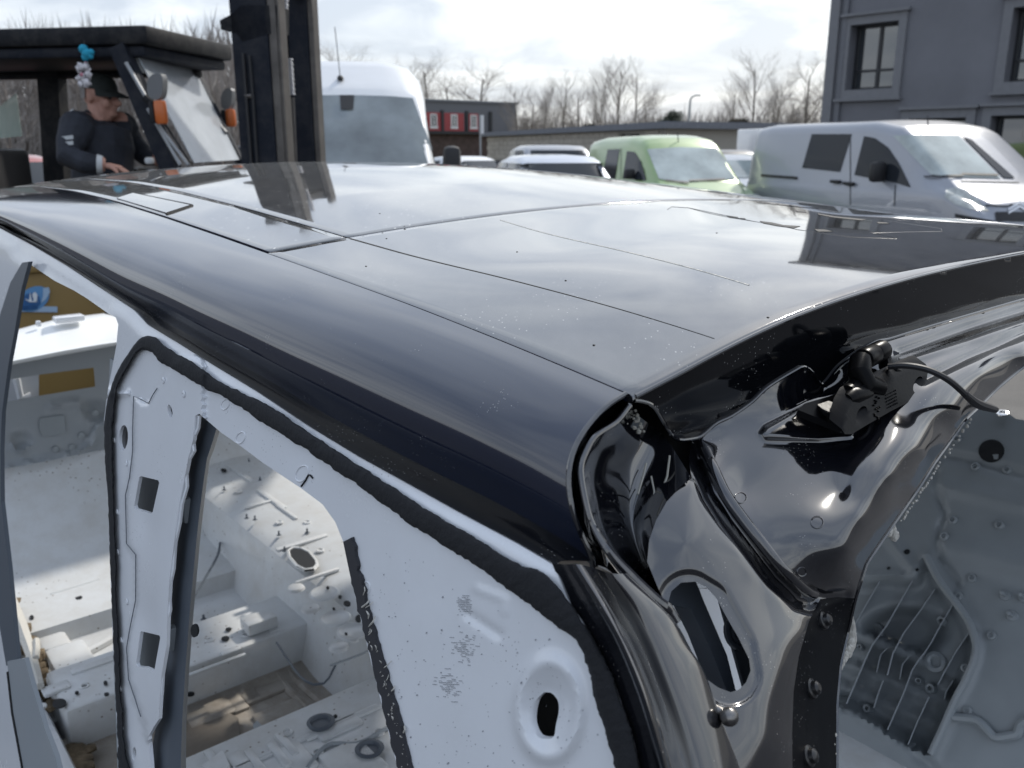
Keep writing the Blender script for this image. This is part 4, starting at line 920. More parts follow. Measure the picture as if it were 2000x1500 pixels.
M_ball = mat('steel_ball', (.22, .21, .20), .3, metal=.9, var=.3, vscale=90)
M_smudge = mat('hand_smudge', (.26, .27, .29), .8)
SB = car(.9, .66, 0); SB.z = 0
shell = thing('car_body_shell', 'stripped car body with glossy black roof and cut open white side frame', 'car body', SB)
def sb(mb, name, mt, parent=None, **k): return mb.build(name, mt, parent or shell, SB, **k)

us = [-.1, 0, .132, .284, .561, .743, .96, 1.219, 1.507, 1.8, 2.1, 2.3]; ws = [-.012, 0, .0135, .0265, .0445, .056, .0685, .081, .0885, .087, .076, .06]
UD = np.linspace(-.1, 2.3, 241); _w = np.interp(UD, us, ws); ker = np.exp(-np.linspace(-2, 2, 21) ** 2); ker /= ker.sum()
_p = np.concatenate([_w[0] + (_w[0] - _w[1:11][::-1]), _w, _w[-1] + (_w[-1] - _w[-11:-1][::-1])]); WD_ = np.convolve(_p, ker, 'valid'); WD_ += 0 - np.interp(0, UD, WD_)
def Lw(u): return float(np.interp(u, UD, WD_))
cv = [0, .038, .097, .163, .229, .321, .418, .531, .66]; cw = [0, .007, .0195, .031, .039, .046, .0505, .053, .054]
VD = np.linspace(0, .66, 133); _c = np.interp(VD, cv, cw); _p = np.concatenate([-_c[1:9][::-1], _c, _c[-9:-1][::-1]]); CD = np.convolve(_p, np.ones(17) / 17, 'valid')
VC = .66
def Wroof(u, v):
    s = min(1.15, abs(VC - v) / VC); vv = min(v, 2 * VC - v)
    c0 = float(np.interp(vv, VD, CD)) if vv >= 0 else vv * .2
    c1 = float(np.interp(u, [.3, .6, .9, 1.3], [.037, .036, .043, .048])) * (1 - s * s)
    t = min(1, max(0, u / .5)); t = t * t * (3 - 2 * t)
    return Lw(u) + c0 * (1 - t) + c1 * t
def roofpt(u, v, dz=0): return car(u, v, Wroof(u, v) + dz)
def roof_panel(name, u0, u1, v0, v1, nu, nv, mt, rearlip=False):
    m = MB(); rows = []
    if rearlip: rows += [[roofpt(u0, v0 + (v1 - v0) * j / nv, -.006) for j in range(nv + 1)], [roofpt(u0 - .0022, v0 + (v1 - v0) * j / nv, -.0035) for j in range(nv + 1)], [roofpt(u0 - .0015, v0 + (v1 - v0) * j / nv, -.0012) for j in range(nv + 1)]]
    else: rows.append([roofpt(u0, v0 + (v1 - v0) * j / nv, -.007) for j in range(nv + 1)]); rows.append([roofpt(u0 + .0002, v0 + (v1 - v0) * j / nv, -.0008) for j in range(nv + 1)])
    for i in range(nu + 1):
        u = u0 + .0012 + (u1 - u0 - .0024) * i / nu; rows.append([roofpt(u, v0 + (v1 - v0) * j / nv) for j in range(nv + 1)])
    rows.append([roofpt(u1 - .0002, v0 + (v1 - v0) * j / nv, -.0008) for j in range(nv + 1)]); rows.append([roofpt(u1, v0 + (v1 - v0) * j / nv, -.007) for j in range(nv + 1)])
    out = []
    for k, r in enumerate(rows):                                      # fold the long edges down too
        a, b = r[0], r[-1]; e = CR * .0012
        out.append([a - CZ * .007 , a - CZ * .0008] + [a + e] + r[1:-1] + [b - e, b - CZ * .0008, b - CZ * .007])
    m.grid(out); return sb(m, name, mt, angle=50)
G = .0019
roof_panel('rear_roof_panel', 0, .600 - G, .0012, 2 * VC - .0012, 50, 90, M_roofp, True)
roof_panel('roof_side_strip', .600 + G, 2.1, .0062, .112 - G, 90, 8, M_roofg)
roof_panel('glass_roof_panel', .600 + G, 2.1, .112 + G, 2 * VC - .112 - G, 90, 70, M_roofg)
roof_panel('roof_side_strip', .600 + G, 2.1, 2 * VC - .112 + G, 2 * VC - .0045, 90, 8, M_roofg)
m = MB(); m.grid([[roofpt(.008 + 2.09 * i / 60, .008 + (2 * VC - .016) * j / 40, -.0075) for j in range(41)] for i in range(61)]); m.grid([[roofpt(.008 + 2.09 * i / 60, .008 + (2 * VC - .016) * j / 40, -.0115) for j in range(41)] for i in range(61)]); sb(m, 'roof_inner_layer', M_under)
# crease beads along the roof
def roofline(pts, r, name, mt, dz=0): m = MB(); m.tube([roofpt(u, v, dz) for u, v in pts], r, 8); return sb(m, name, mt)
roofline([(.56 - .56 * i / 30, .332 - .108 * (i / 30)) for i in range(27)], .0014, 'roof_crease_glint', M_sealant_and_glint, -.0007)  # glint along the crease, painted as a pale grey bead
m = MB(); rows = [[roofpt(.6 - .002 - .585 * i / 30, .1105 + o, z) for o, z in ((-.0018 * (1 - i / 36), .0002), (0, .0004), (.0018 * (1 - i / 36), .0002))] for i in range(31)]; m.grid(rows); sb(m, 'roof_groove', M_under)
# little cover of the roof rail fixing
m = MB(); q = [(1.235, .012), (.985, .012), (1.02, .062), (1.27, .05)]; P = [roofpt(a, b, .0022) for a, b in q]; m.slab(P, -CZ * .002); sb(m, 'rail_fixing_cover', M_roofp, smooth=False)
m = MB(); m.tube([roofpt(a, b, .0006) for a, b in ((1.28, .052), (1.02, .066), (.978, .010))], .002, 5); sb(m, 'cover_gap', M_under)
roofbvh = None
def rpx(px, py, dz=.0006):                                             # point of the roof seen at a pixel
    r = ray(px, py); t = .5
    f = lambda t: (CAM + r * t - CA)
    lo = None; prev = None
    for i in range(700):
        t = .45 + i * .005; d = f(t); u, v = d.dot(CF), d.dot(CR); h = d.z - Wroof(u, v)
        if prev is not None and h <= 0 < prev[1]: tt = prev[0] + .005 * prev[1] / (prev[1] - h); return CAM + r * tt + CZ * dz
        prev = (t, h)
    return CAM + r * 1.5
for q in (((1419, 421), (1440, 424), (1444, 427), (1424, 425)), ((1484, 432), (1508, 435), (1530, 440), (1563, 442), (1550, 446), (1515, 441), (1490, 436)), ((1590, 448), (1612, 449), (1627, 453), (1598, 453)), ((1552, 411), (1572, 413), (1575, 415), (1556, 414)), ((1596, 417), (1632, 423), (1692, 429), (1682, 431), (1625, 425), (1600, 420)), ((1712, 434), (1730, 435), (1737, 437), (1716, 437)), ((1446, 426), (1456, 427), (1456, 428), (1447, 427))):
    m = MB(); m.slab([rpx(a, b, .0005) for a, b in q], -CZ * .0004); sb(m, 'roof_slot', M_hole, smooth=False)
m = MB(); m.tube([rpx(a, b, .0) for a, b in ((1304, 409), (1312, 404), (1345, 406), (1470, 432), (1560, 449), (1660, 463), (1752, 466), (1700, 455), (1840, 452), (1838, 446), (1745, 433), (1600, 408), (1480, 396))], .0005, 5); sb(m, 'antenna_print_line', M_rubber)
rng = random.Random(9)
for a, b in ((742, 417), (790, 442), (755, 466), (1105, 548), (1160, 674), (715, 520), (1500, 620), (1400, 455), (1010, 492)):
    m = MB(); m.ball(rpx(a, b, 0), .0013, 8, (1, 1.3, .5)); sb(m, 'grit_speck', M_hole)

# ---- rounded side panel of the roof
botpx = [(0, 436), (64, 468), (128, 506), (192, 548), (256, 593), (288, 612), (352, 645), (416, 684), (500, 730), (600, 790), (725, 858), (850, 923), (941, 967), (1043, 1023), (1117, 1071), (1160, 1108)]
bot = [Pn(x, y, (.05, 1, 0), -.068) for x, y in botpx]
e0 = tocar(bot[0]); bot = [car(2.1, -.068 - .05 * 2.1, e0[2] - .012), car(1.9, -.068 - .05 * 1.9, e0[2] - .001)] + bot
NB = 110; bot = cat(bot, NB)
prof = [(0, 0), (.32, .05), (.69, .16), (.93, .28), (1.06, .41), (1.11, .54), (1.11, .66), (1.07, .80), (1.03, .90), (1, 1)]
rows = []; topedge = []
for p in bot:
    u, v, w = tocar(p); k = min(1, max(0, u / .5 + .07)); uL = max(0.0, u + .036 * (1 - k)); uL = min(uL, 2.1); lw = Lw(uL); r = []
    pr = cat([Vector((a, b, 0)) for a, b in prof], 26)
    for q in pr: r.append(car(uL + (u - uL) * min(1, q.y * 1.1), v * q.x - .0018 * (1 - q.y), lw + (w - lw) * q.y))
    r = [r[0] - CZ * .006 + CR * .0006] + r; rows.append(r); topedge.append(r[1])
m = MB(); m.grid(rows); sb(m, 'roof_side_panel', M_sidep, angle=60)
rimrow = rows[-1][1:]
m = MB(); m.tube([p + CF * .0008 for p in rimrow], .0021, 8); sb(m, 'panel_rim', M_black)

# ---- side frame
def sheet(outer, holes, f, step, relief=None, thick=None, edge_step=None):
    es = edge_step or step
    def dens(lp):
        out = []
        for i in range(len(lp)):
            a, b = Vector(lp[i]), Vector(lp[(i + 1) % len(lp)]); n = max(1, int((b - a).length / es))
            out += [a.lerp(b, k / n) for k in range(n)]
        return out
    def pip(x, y, lp):
        c = False; j = len(lp) - 1
        for i in range(len(lp)):
            xi, yi = lp[i][0], lp[i][1]; xj, yj = lp[j][0], lp[j][1]
            if (yi > y) != (yj > y) and x < (xj - xi) * (y - yi) / (yj - yi) + xi: c = not c
            j = i
        return c
    loops = [dens(outer)] + [dens(h) for h in holes]; V = []; Ed = []; rings = []
    for lp in loops:
        o = len(V); V += lp; n = len(lp); Ed += [(o + i, o + (i + 1) % n) for i in range(n)]; rings.append((o, n))
    xs = [p[0] for p in outer]; ys = [p[1] for p in outer]; y = min(ys) + step * .5; odd = 0
    bnd = np.array([[p[0], p[1]] for p in V])
    while y < max(ys):
        x = min(xs) + step * (.5 if odd else .01)
        while x < max(xs):
            if pip(x, y, outer) and not any(pip(x, y, h) for h in holes) and np.min(np.abs(bnd - (x, y)).sum(1)) > step * .55: V.append(Vector((x, y)))
            x += step
        y += step * .87; odd ^= 1
    vo, eo, fo, ov, oe, of = delaunay_2d_cdt([Vector((p[0], p[1])) for p in V], Ed, [], 0, 1e-5)
    fs = []
    for t in fo:
        cx = sum(vo[i].x for i in t) / len(t); cy = sum(vo[i].y for i in t) / len(t)
        if pip(cx, cy, outer) and not any(pip(cx, cy, h) for h in holes): fs.append(tuple(t))
    m = MB(); pts = [f(p.x, p.y, relief(p.x, p.y) if relief else 0) for p in vo]; m.add(pts, fs)
    if thick is not None:
        t = Vector(thick); n = len(pts); m.add([p + t for p in pts], [tuple(i for i in q[::-1]) for q in fs])
        inv = {}
        for i, ol in enumerate(ov):
            for q in ol: inv.setdefault(q, i)
        for o, k in rings:
            ids = [inv.get(o + i, None) for i in range(k)]
            for i in range(k):
                a, b = ids[i], ids[(i + 1) % k]
                if a is not None and b is not None: m.f.append((a, b, b + n, a + n)); m.m.append(m.cur)
    return m
def pdist(x, y, line):
    best = 1e9; sg = 1
    for i in range(len(line) - 1):
        ax, ay = line[i]; bx, by = line[i + 1]; dx, dy = bx - ax, by - ay; L2 = dx * dx + dy * dy
        t = max(0, min(1, ((x - ax) * dx + (y - ay) * dy) / L2)); ex, ey = x - ax - t * dx, y - ay - t * dy; d = math.hypot(ex, ey)
        if d < best: best = d; sg = 1 if dx * ey - dy * ex > 0 else -1
    return best, sg
def smooth(a, b, x): t = max(0, min(1, (x - a) / (b - a))); return t * t * (3 - 2 * t)
gut = [(-80, 402), (0, 446), (64, 480), (128, 518), (192, 560), (262, 606), (288, 634), (352, 673), (416, 713), (500, 764), (600, 831), (700, 892), (805, 950), (900, 1003), (1007, 1060), (1082, 1104)]
hole_front = [(43, 513), (54, 513), (106, 548), (144, 567), (170, 583), (211, 612), (226, 620), (231, 634), (227, 676), (218, 724), (210, 766), (203, 820), (203, 850), (206, 915), (211, 980), (213, 1058), (217, 1153), (221, 1262), (225, 1348), (228, 1413), (232, 1500), (240, 1680), (90, 1680), (60, 1500), (40, 1400), (20, 1292), (0, 1110), (-15, 980), (-20, 800), (-10, 700), (3, 628), (24, 548)]
hole_win = [(389, 808), (432, 845), (475, 875), (515, 905), (560, 935), (590, 955), (630, 985), (655, 1020), (670, 1057), (685, 1130), (705, 1210), (730, 1315), (755, 1415), (775, 1495), (815, 1680), (300, 1680), (295, 1500), (290, 1439), (300, 1420), (310, 1405), (314, 1327), (325, 1262), (327, 1197), (331, 1132), (342, 1045), (351, 980), (364, 915), (368, 894), (377, 859), (381, 812)]
sq1 = [(276, 930), (309, 938), (311, 943), (298, 1001), (293, 1003), (264, 994), (262, 988), (272, 932)]; sq2 = [(277, 1233), (311, 1241), (313, 1246), (301, 1312), (285, 1304), (268, 1302), (266, 1296), (274, 1235)]
def ell(cx, cy, a, b, n=16, rot=0): return [(cx + a * math.cos(q) * math.cos(rot) - b * math.sin(q) * math.sin(rot), cy + a * math.cos(q) * math.sin(rot) + b * math.sin(q) * math.cos(rot)) for q in [2 * math.pi * i / n for i in range(n)]]
keyh = [(1063, 1352), (1078, 1354), (1090, 1370), (1091, 1392), (1086, 1415), (1082, 1438), (1070, 1443), (1052, 1440), (1041, 1420), (1040, 1395), (1047, 1368)]
keyh = [(q.x, q.y) for q in cat([Vector((a, b, 0)) for a, b in keyh + keyh[:1]], 37)[:-1]]
hs1 = ell(332, 803, 4.5, 13, 12, -.2); hs2 = ell(262, 1472, 4, 13, 12, .05); hs3 = ell(241, 855, 9, 25, 14, .06)
platel = [(307, 758), (298, 772), (290, 788), (276, 780), (261, 774), (259, 836), (259, 880), (253, 932), (245, 967), (247, 1062), (265, 1084), (265, 1171), (254, 1225), (247, 1266), (251, 1327), (262, 1360), (275, 1400)]
def frame_relief(x, y):
    c = 0.0
    # dished ring round the keyhole
    e = math.hypot((x - 1072) / 72, (y - 1385) / 112); c += -.0045 * math.exp(-((e - .82) / .16) ** 2) + .004 * (1 - smooth(.30, .62, e))
    # stamped rectangle and short rib on the quarter panel
    d, s = pdist(x, y, [(915, 1200), (975, 1240)]); c += .0022 * math.exp(-(d / 9) ** 2)
    d, s = pdist(x, y, [(930, 1150), (985, 1170), (985, 1195)]); c += -.0015 * math.exp(-(d / 7) ** 2)
    d, s = pdist(x, y, [(925, 1155), (915, 1185)]); c += .001 * math.exp(-(d / 6) ** 2)
    # raised plate of the inner pillar: everything right of its stepped outline
    if x < 470 and y > 700:
        d, s = pdist(x, y, platel)
        if x < 400: c += (-.004 if s < 0 else 0) * smooth(0, 3.5, d)
        for px_, py_ in ((293, 955), (288, 1145), (290, 1390)): c += .003 * math.exp(-((x - px_ + 5) / 26) ** 2 - ((y - py_ - 60) / 55) ** 2)
    # fold along the upper edge
    d, s = pdist(x, y, gut); c += .004 * math.exp(-(d / 14) ** 2)
    # gentle overall crown
    c += -.004 * math.sin(max(0, min(1, (x - 650) / 550)) * math.pi) * smooth(900, 1250, y)
    # header over the front door: channel
    d, s = pdist(x, y, [(40, 490), (120, 545), (205, 598)]); c += .0022 * math.exp(-(d / 13) ** 2)
    return c
outer = gut + [(1106, 1170), (1150, 1240), (1190, 1330), (1222, 1420), (1245, 1510), (1262, 1720), (-80, 1720)]
m = sheet(outer, [hole_front, hole_win, sq1, sq2, keyh, hs1, hs2, hs3], PS, 8.5, frame_relief, CR * .004, 6)
sb(m, 'side_frame', M_frame, angle=40)
m = MB(); m.slab([PS(a, b, .035) for a, b in ((215, 700), (420, 850), (350, 1000), (322, 1300), (290, 1440), (295, 1680), (236, 1680), (222, 1300), (212, 1000), (210, 800))], CR * .004); sb(m, 'pillar_inner_wall', M_trunk, smooth=False)
m = MB(); m.slab([PS(a, b, .05) for a, b in ((1000, 1300), (1130, 1300), (1180, 1500), (1020, 1520))], CR * .004); sb(m, 'quarter_inner_wall', M_under, smooth=False)
m = MB(); m.tube([PS(a, b, -.0041) for a, b in platel], .0006, 5); sb(m, 'plate_edge_shadow', M_trimgrey)  # dark line painted as the shadow along the raised plate's step
m = MB(); m.slab([PS(a, b, .004) for a, b in hs3], CR * .004); sb(m, 'pillar_plug', M_rubber, smooth=False)
# weld dimples and studs of the pillar and quarter panel
for a, b in ((248, 905), (230, 1000), (231, 1078), (249, 1175), (238, 1250), (236, 1345), (240, 1420), (320, 743), (360, 770), (253, 768), (224, 860)):
    m = MB(); p_ = PS(a, b, frame_relief(a, b)); m.lathe([(.0042, 0), (.0038, .0012), (.0022, .0018), (.0015, .0006)], p_, -CR, 12); sb(m, 'weld_dimple', M_frame)
for cx, cy, r_ in ((590, 925, 14), (470, 855, 10), (712, 1150, 12), (440, 790, 9)):
    m = MB(); m.tube([PS(a, b, frame_relief(a, b) - .0002) for a, b in ell(cx, cy, r_ * .8, r_ * 1.2, 18, .5) + ell(cx, cy, r_ * .8, r_ * 1.2, 18, .5)[:1]], .0007, 5); sb(m, 'weld_ring', M_frame)
m = MB(); m.tube([PS(a, b, -.0008) for a, b in ((588, 950), (597, 938), (602, 928), (606, 928), (611, 934))], .0008, 5); sb(m, 'hair_crack', M_hole)
# foam seal
so = [(240, 1600), (232, 1500), (228, 1413), (225, 1348), (221, 1262), (217, 1153), (213, 1058), (211, 980), (206, 915), (203, 850), (203, 820), (213, 772), (230, 724), (253, 686), (278, 658), (304, 657), (323, 676), (378, 708), (435, 748), (515, 787), (600, 842), (650, 875), (700, 908), (765, 950), (875, 1020), (933, 1053), (1007, 1098), (1062, 1119), (1106, 1168), (1142, 1220), (1186, 1300), (1217, 1380), (1242, 1460), (1266, 1600)]
si = [(262, 1600), (251, 1500), (245, 1457), (241, 1409), (236, 1348), (233, 1262), (229, 1175), (225, 1058), (223, 980), (221, 850), (221, 836), (227, 766), (237, 740), (267, 690), (293, 687), (314, 708), (368, 740), (448, 784), (500, 817), (550, 848), (625, 897), (700, 950), (775, 1006), (838, 1047), (875, 1071), (948, 1119), (1007, 1163), (1080, 1218), (1131, 1262), (1153, 1335), (1175, 1408), (1201, 1500), (1222, 1600)]
NS = 420; A_ = cat([Vector((a, b, 0)) for a, b in so], NS); B_ = cat([Vector((a, b, 0)) for a, b in si], NS); rng = random.Random(21); rows = []
ja = jb = 0
for i in range(NS):
    ja = ja * .6 + rng.gauss(0, .9); jb = jb * .6 + rng.gauss(0, 1.1); n_ = (B_[i] - A_[i]).normalized(); a = A_[i] + n_ * ja; b = B_[i] + n_ * jb; r = []
    hgt = .0070 + rng.gauss(0, .00012)
    for t, h in ((0, -.001), (.04, .75), (.2, 1.0), (.5, .93), (.8, 1.0), (.96, .7), (1, -.001)):
        q = a.lerp(b, t); r.append(PS(q.x, q.y, frame_relief(q.x, q.y) * .5 - (hgt * h if h > 0 else .0)))
    rows.append(r)
m = MB(); m.grid(rows); sb(m, 'foam_seal', M_foam, angle=60)
# adhesive strip left on the window edge
tp = [(670, 1058), (685, 1130), (705, 1210), (730, 1315), (755, 1415), (775, 1495), (800, 1600), (826, 1600), (800, 1500), (775, 1392), (750, 1305), (720, 1200), (700, 1115), (687, 1050)]
rng = random.Random(31); m = MB(); d_ = []
for i in range(len(tp)):
    a, b = Vector(tp[i]), Vector(tp[(i + 1) % len(tp)]); n = max(1, int((b - a).length / 9))
    d_ += [a.lerp(b, k / n) + (Vector((rng.gauss(0, 1.1), rng.gauss(0, .6))) if i > 0 else Vector((0, 0))) for k in range(n)]
m.slab([PS(q.x, q.y, frame_relief(q.x, q.y) - .0035) for q in d_], CR * .003); sb(m, 'adhesive_strip', M_tape, smooth=False)
rng = random.Random(33); m = MB()
for k in range(46):
    t = rng.random() ** .6; x = 690 + 108 * t + rng.gauss(0, 5); y = 1130 + 380 * t; L_ = rng.uniform(6, 22); dx, dy = rng.gauss(.15, .5) * L_, -L_
    m.tube([PS(x, y, -.0045), PS(x + dx * .5 + 2, y + dy * .5, -.006), PS(x + dx, y + dy, -.0042)], rng.uniform(.0003, .0008), 4)
sb(m, 'torn_shreds', M_sealant_and_glint)
# smudged hand marks: ribbed prints
rng = random.Random(35)
for cx, cy, w_, h_ in ((905, 1178, 15, 22), (902, 1266, 26, 24), (872, 1335, 22, 26)):
    m = MB()
    for k in range(70):
        x, y = cx + rng.gauss(0, w_ * .5), cy + rng.gauss(0, h_ * .5); y = round(y / 3.4) * 3.4; L_ = rng.uniform(2, 9)
        m.slab([PS(a, b, frame_relief(a, b) - .0004) for a, b in ((x, y), (x + L_, y + .6), (x + L_, y + 1.5), (x, y + .9))], CR * .0002)
    tag(sb(m, 'hand_smudge', M_smudge, smooth=False), kind='stuff')
rng = random.Random(36); m = MB()
for k in range(230):
    x, y = rng.uniform(720, 1190), rng.uniform(1080, 1498)
    if y < 1010 + (x - 690) * .62 or x < 690 + (y - 1050) * .26: continue
    if pdist(x, y, si)[0] < 14: continue
    r_ = .4 + 1.2 * rng.random() ** 3; m.slab([PS(a, b, frame_relief(a, b) - .0005) for a, b in ell(x, y, r_, r_ * rng.uniform(.6, 2), 5, rng.random())], CR * .0003)
tag(sb(m, 'dirt_flecks', M_smudge, smooth=False), kind='stuff')
# scratched crumbs on the tape
# pillar trim blade, belt channel and lower pillar at the left
bl = [(43, 513), (56, 511), (42, 564), (29, 644), (16, 714), (4, 804), (1, 880), (2, 980), (17, 1110), (34, 1290), (32, 1300), (12, 1300), (-20, 1110), (-40, 980), (-44, 850), (-30, 740), (-8, 640), (20, 552)]
m = MB(); m.slab([PS(a, b, -.012) for a, b in bl], CR * .006); sb(m, 'pillar_blade', M_trimgrey, angle=20)
lp = [(14, 1292), (48, 1286), (65, 1348), (87, 1422), (108, 1478), (128, 1560), (150, 1680), (75, 1680), (40, 1480), (20, 1360)]
m = MB(); m.slab([PS(a, b, -.016) for a, b in lp], CR * .006); sb(m, 'lower_pillar_cover', M_primer, angle=20)
m = MB(); m.tube([PS(a, b, -.017) for a, b in ((15, 1312), (24, 1392), (42, 1490), (60, 1600))], .002, 5); sb(m, 'cover_gap', M_under)
ch_l = [(391, 806), (382, 850), (372, 894), (364, 940), (354, 1000), (345, 1080), (334, 1165), (330, 1240), (322, 1330), (312, 1420), (300, 1500), (300, 1680)]
ch_r = [(430, 838), (416, 881), (411, 886), (402, 950), (391, 1045), (378, 1188), (369, 1305), (363, 1413), (362, 1500), (364, 1680)]
NB2 = 40; a_ = lin([Vector((x, y, 0)) for x, y in ch_l], NB2); b_ = lin([Vector((x, y, 0)) for x, y in ch_r], NB2); rows = []
for i in range(NB2): rows.append([PS(a_[i].lerp(b_[i], t).x, a_[i].lerp(b_[i], t).y, c) for t, c in ((-.15, .05), (0, .028), (.12, .016), (.5, .012), (.85, .016), (1.0, .03), (1.02, .06))])
m = MB(); m.grid(rows); sb(m, 'belt_channel', M_trimgrey, angle=60)
for a, b in ((366, 995), (338, 1245)): m = MB(); m.bbox(PS(a, b, .014), (.014, .012, .03), .003, rz=AZ); sb(m, 'clip', M_primer)
for a, b in ((377, 1232),): m = MB(); m.slab([PS(x, y, .008) for x, y in ell(a + 2, b, 7, 13, 12)], CR * .002); sb(m, 'channel_hole', M_hole)
# wavy rubber lip on the pillar edge
m = MB(); m.tube([PS(a, b, -.001) for a, b in ((390, 812), (388, 835), (378, 858), (380, 880), (370, 897), (365, 925), (366, 950), (356, 985), (352, 1020), (343, 1060), (340, 1110), (331, 1150), (333, 1190), (328, 1215), (328, 1260), (320, 1300), (317, 1350), (312, 1400))], .0022, 6); sb(m, 'pillar_edge_lip', M_frame)

# ---- black gutter under the roof side panel and the rear quarter skin
gb = cat([PS(a, b, .001) for a, b in gut], NB); bb_ = [p for p in bot]
# match along the length by u
def by_u(pts, u):
    best = min(range(len(pts)), key=lambda i: abs(tocar(pts[i])[0] - u)); return pts[best]
bl_ = cat([p for p in bot if tocar(p)[0] < 1.95], NB); gb = cat([car(1.95, tocar(gb[0])[1] - .012, tocar(gb[0])[2] + .002)] + [PS(a, b, .001) for a, b in gut], NB)
rows = []
for i in range(NB):
    a, b = bl_[i], gb[i]
    rows.append([a, a + CR * .004 - CZ * .001, a.lerp(b, .25) + CR * .012, a.lerp(b, .8) + CR * .011, b + CR * .006 + CZ * .001, b + CR * .001])
m = MB(); m.grid(rows); sb(m, 'roof_gutter', M_wall, angle=50)
la = [PS(x, y, 0) for x, y in ((1078, 1100), (1106, 1170), (1142, 1222), (1186, 1300), (1217, 1380), (1242, 1460), (1270, 1620))]
lm = [PS(x, y, -.006) for x, y in ((1105, 1102), (1150, 1180), (1195, 1260), (1232, 1350), (1258, 1430), (1282, 1510), (1305, 1620))]
lm2 = [PS(x, y, -.010) for x, y in ((1130, 1102), (1180, 1180), (1222, 1255), (1262, 1350), (1290, 1440), (1308, 1510), (1330, 1620))]
lr = [PT(x, y, -.002) for x, y in ((1163, 1110), (1208, 1178), (1252, 1260), (1292, 1360), (1322, 1450), (1340, 1520), (1362, 1620))]
m = MB(); m.grid(loft([la, lm, lm2, lr], 40, 5)); sb(m, 'quarter_skin', M_black, angle=60)
ra = [PT(x, y, -.0022) for x, y in ((1163, 1110), (1208, 1178), (1252, 1260), (1292, 1360), (1322, 1450), (1340, 1520), (1362, 1620))]
rm_ = [PT(x, y, -.012) for x, y in ((1195, 1120), (1255, 1190), (1292, 1262), (1330, 1355), (1362, 1440), (1382, 1510), (1405, 1620))]
rr_ = [PT(x, y, -.008) for x, y in ((1225, 1120), (1302, 1196), (1340, 1262), (1368, 1306), (1400, 1390), (1440, 1500), (1478, 1620))]
rr2 = [PT(x, y, .0) for x, y in ((1226, 1121), (1304, 1196), (1342, 1262), (1370, 1305), (1402, 1389), (1442, 1499), (1480, 1619))]
m = MB(); m.grid(loft([ra, rm_, rr_, rr2], 40, 6)); sb(m, 'quarter_skin', M_black, angle=60)

# ---- rear aperture: wall below the roof edge, gutter pan, pillar panel
E0 = [roofpt(-.0005, v, -.004) for v in [i * .02 for i in range(0, 65)]]
lipx = [(1238, 782), (1255, 784), (1275, 793), (1293, 821), (1311, 851), (1327, 859), (1353, 856), (1370, 850), (1397, 827), (1428, 812), (1468, 784), (1498, 756), (1550, 724), (1569, 716), (1587, 729), (1606, 750), (1640, 712), (1702, 670), (1736, 661), (1797, 642), (1889, 615), (2000, 583), (2100, 556), (2250, 520)]
def PL(x, y): return Pn(x, y, (1, 0, .15), .005)
lip = [PL(x, y) for x, y in lipx]
NE = 160
def by_v(pts, n, v0, v1):
    vs = np.array([tocar(p)[1] for p in pts]); us_ = np.array([tocar(p)[0] for p in pts]); ws_ = np.array([tocar(p)[2] for p in pts]); o = np.argsort(vs); T = np.linspace(v0, v1, n)
    return [car(float(np.interp(t, vs[o], us_[o])), float(t), float(np.interp(t, vs[o], ws_[o]))) for t in T]
e0x = [(1234, 773), (1300, 737), (1400, 683), (1500, 634), (1590, 598), (1700, 563), (1800, 536), (1900, 513), (2000, 493), (2120, 474), (2250, 458)]
lipv = cat(lip, 220)
m = sheet([(a, b) for a, b in e0x] + lipx[::-1], [], lambda x, y, c: PL(x, y), 14, None, None, 8)
sb(m, 'roof_edge_wall', M_wall, angle=60)
m = MB(); m.tube([p - CF * .0006 for p in lipv], .0016, 8); sb(m, 'wall_lip', M_black)
class RBF:
    def __init__(s, pts):
        P = np.array([(a, b) for a, b, c in pts]) / 500.; c = np.array([c for _, _, c in pts]); n = len(P)
        K = s.k(np.linalg.norm(P[:, None] - P[None], axis=2)); A = np.zeros((n + 3, n + 3)); A[:n, :n] = K + np.eye(n) * 2.5e-3; A[:n, n] = 1; A[:n, n + 1:] = P; A[n, :n] = 1; A[n + 1:, :n] = P.T
        s.w = np.linalg.solve(A, np.concatenate([c, np.zeros(3)])); s.P = P
    @staticmethod
    def k(r): return np.where(r > 0, r * r * np.log(np.maximum(r, 1e-9)), 0)
    def __call__(s, x, y):
        q = np.array([x, y]) / 500.; r = np.linalg.norm(s.P - q, axis=1); n = len(s.P); return float(s.k(r) @ s.w[:n] + s.w[n] + s.w[n + 1:] @ q)
def lipc(x, y): q = tocar(PL(x, y)); return q[0] - .6 * q[2]
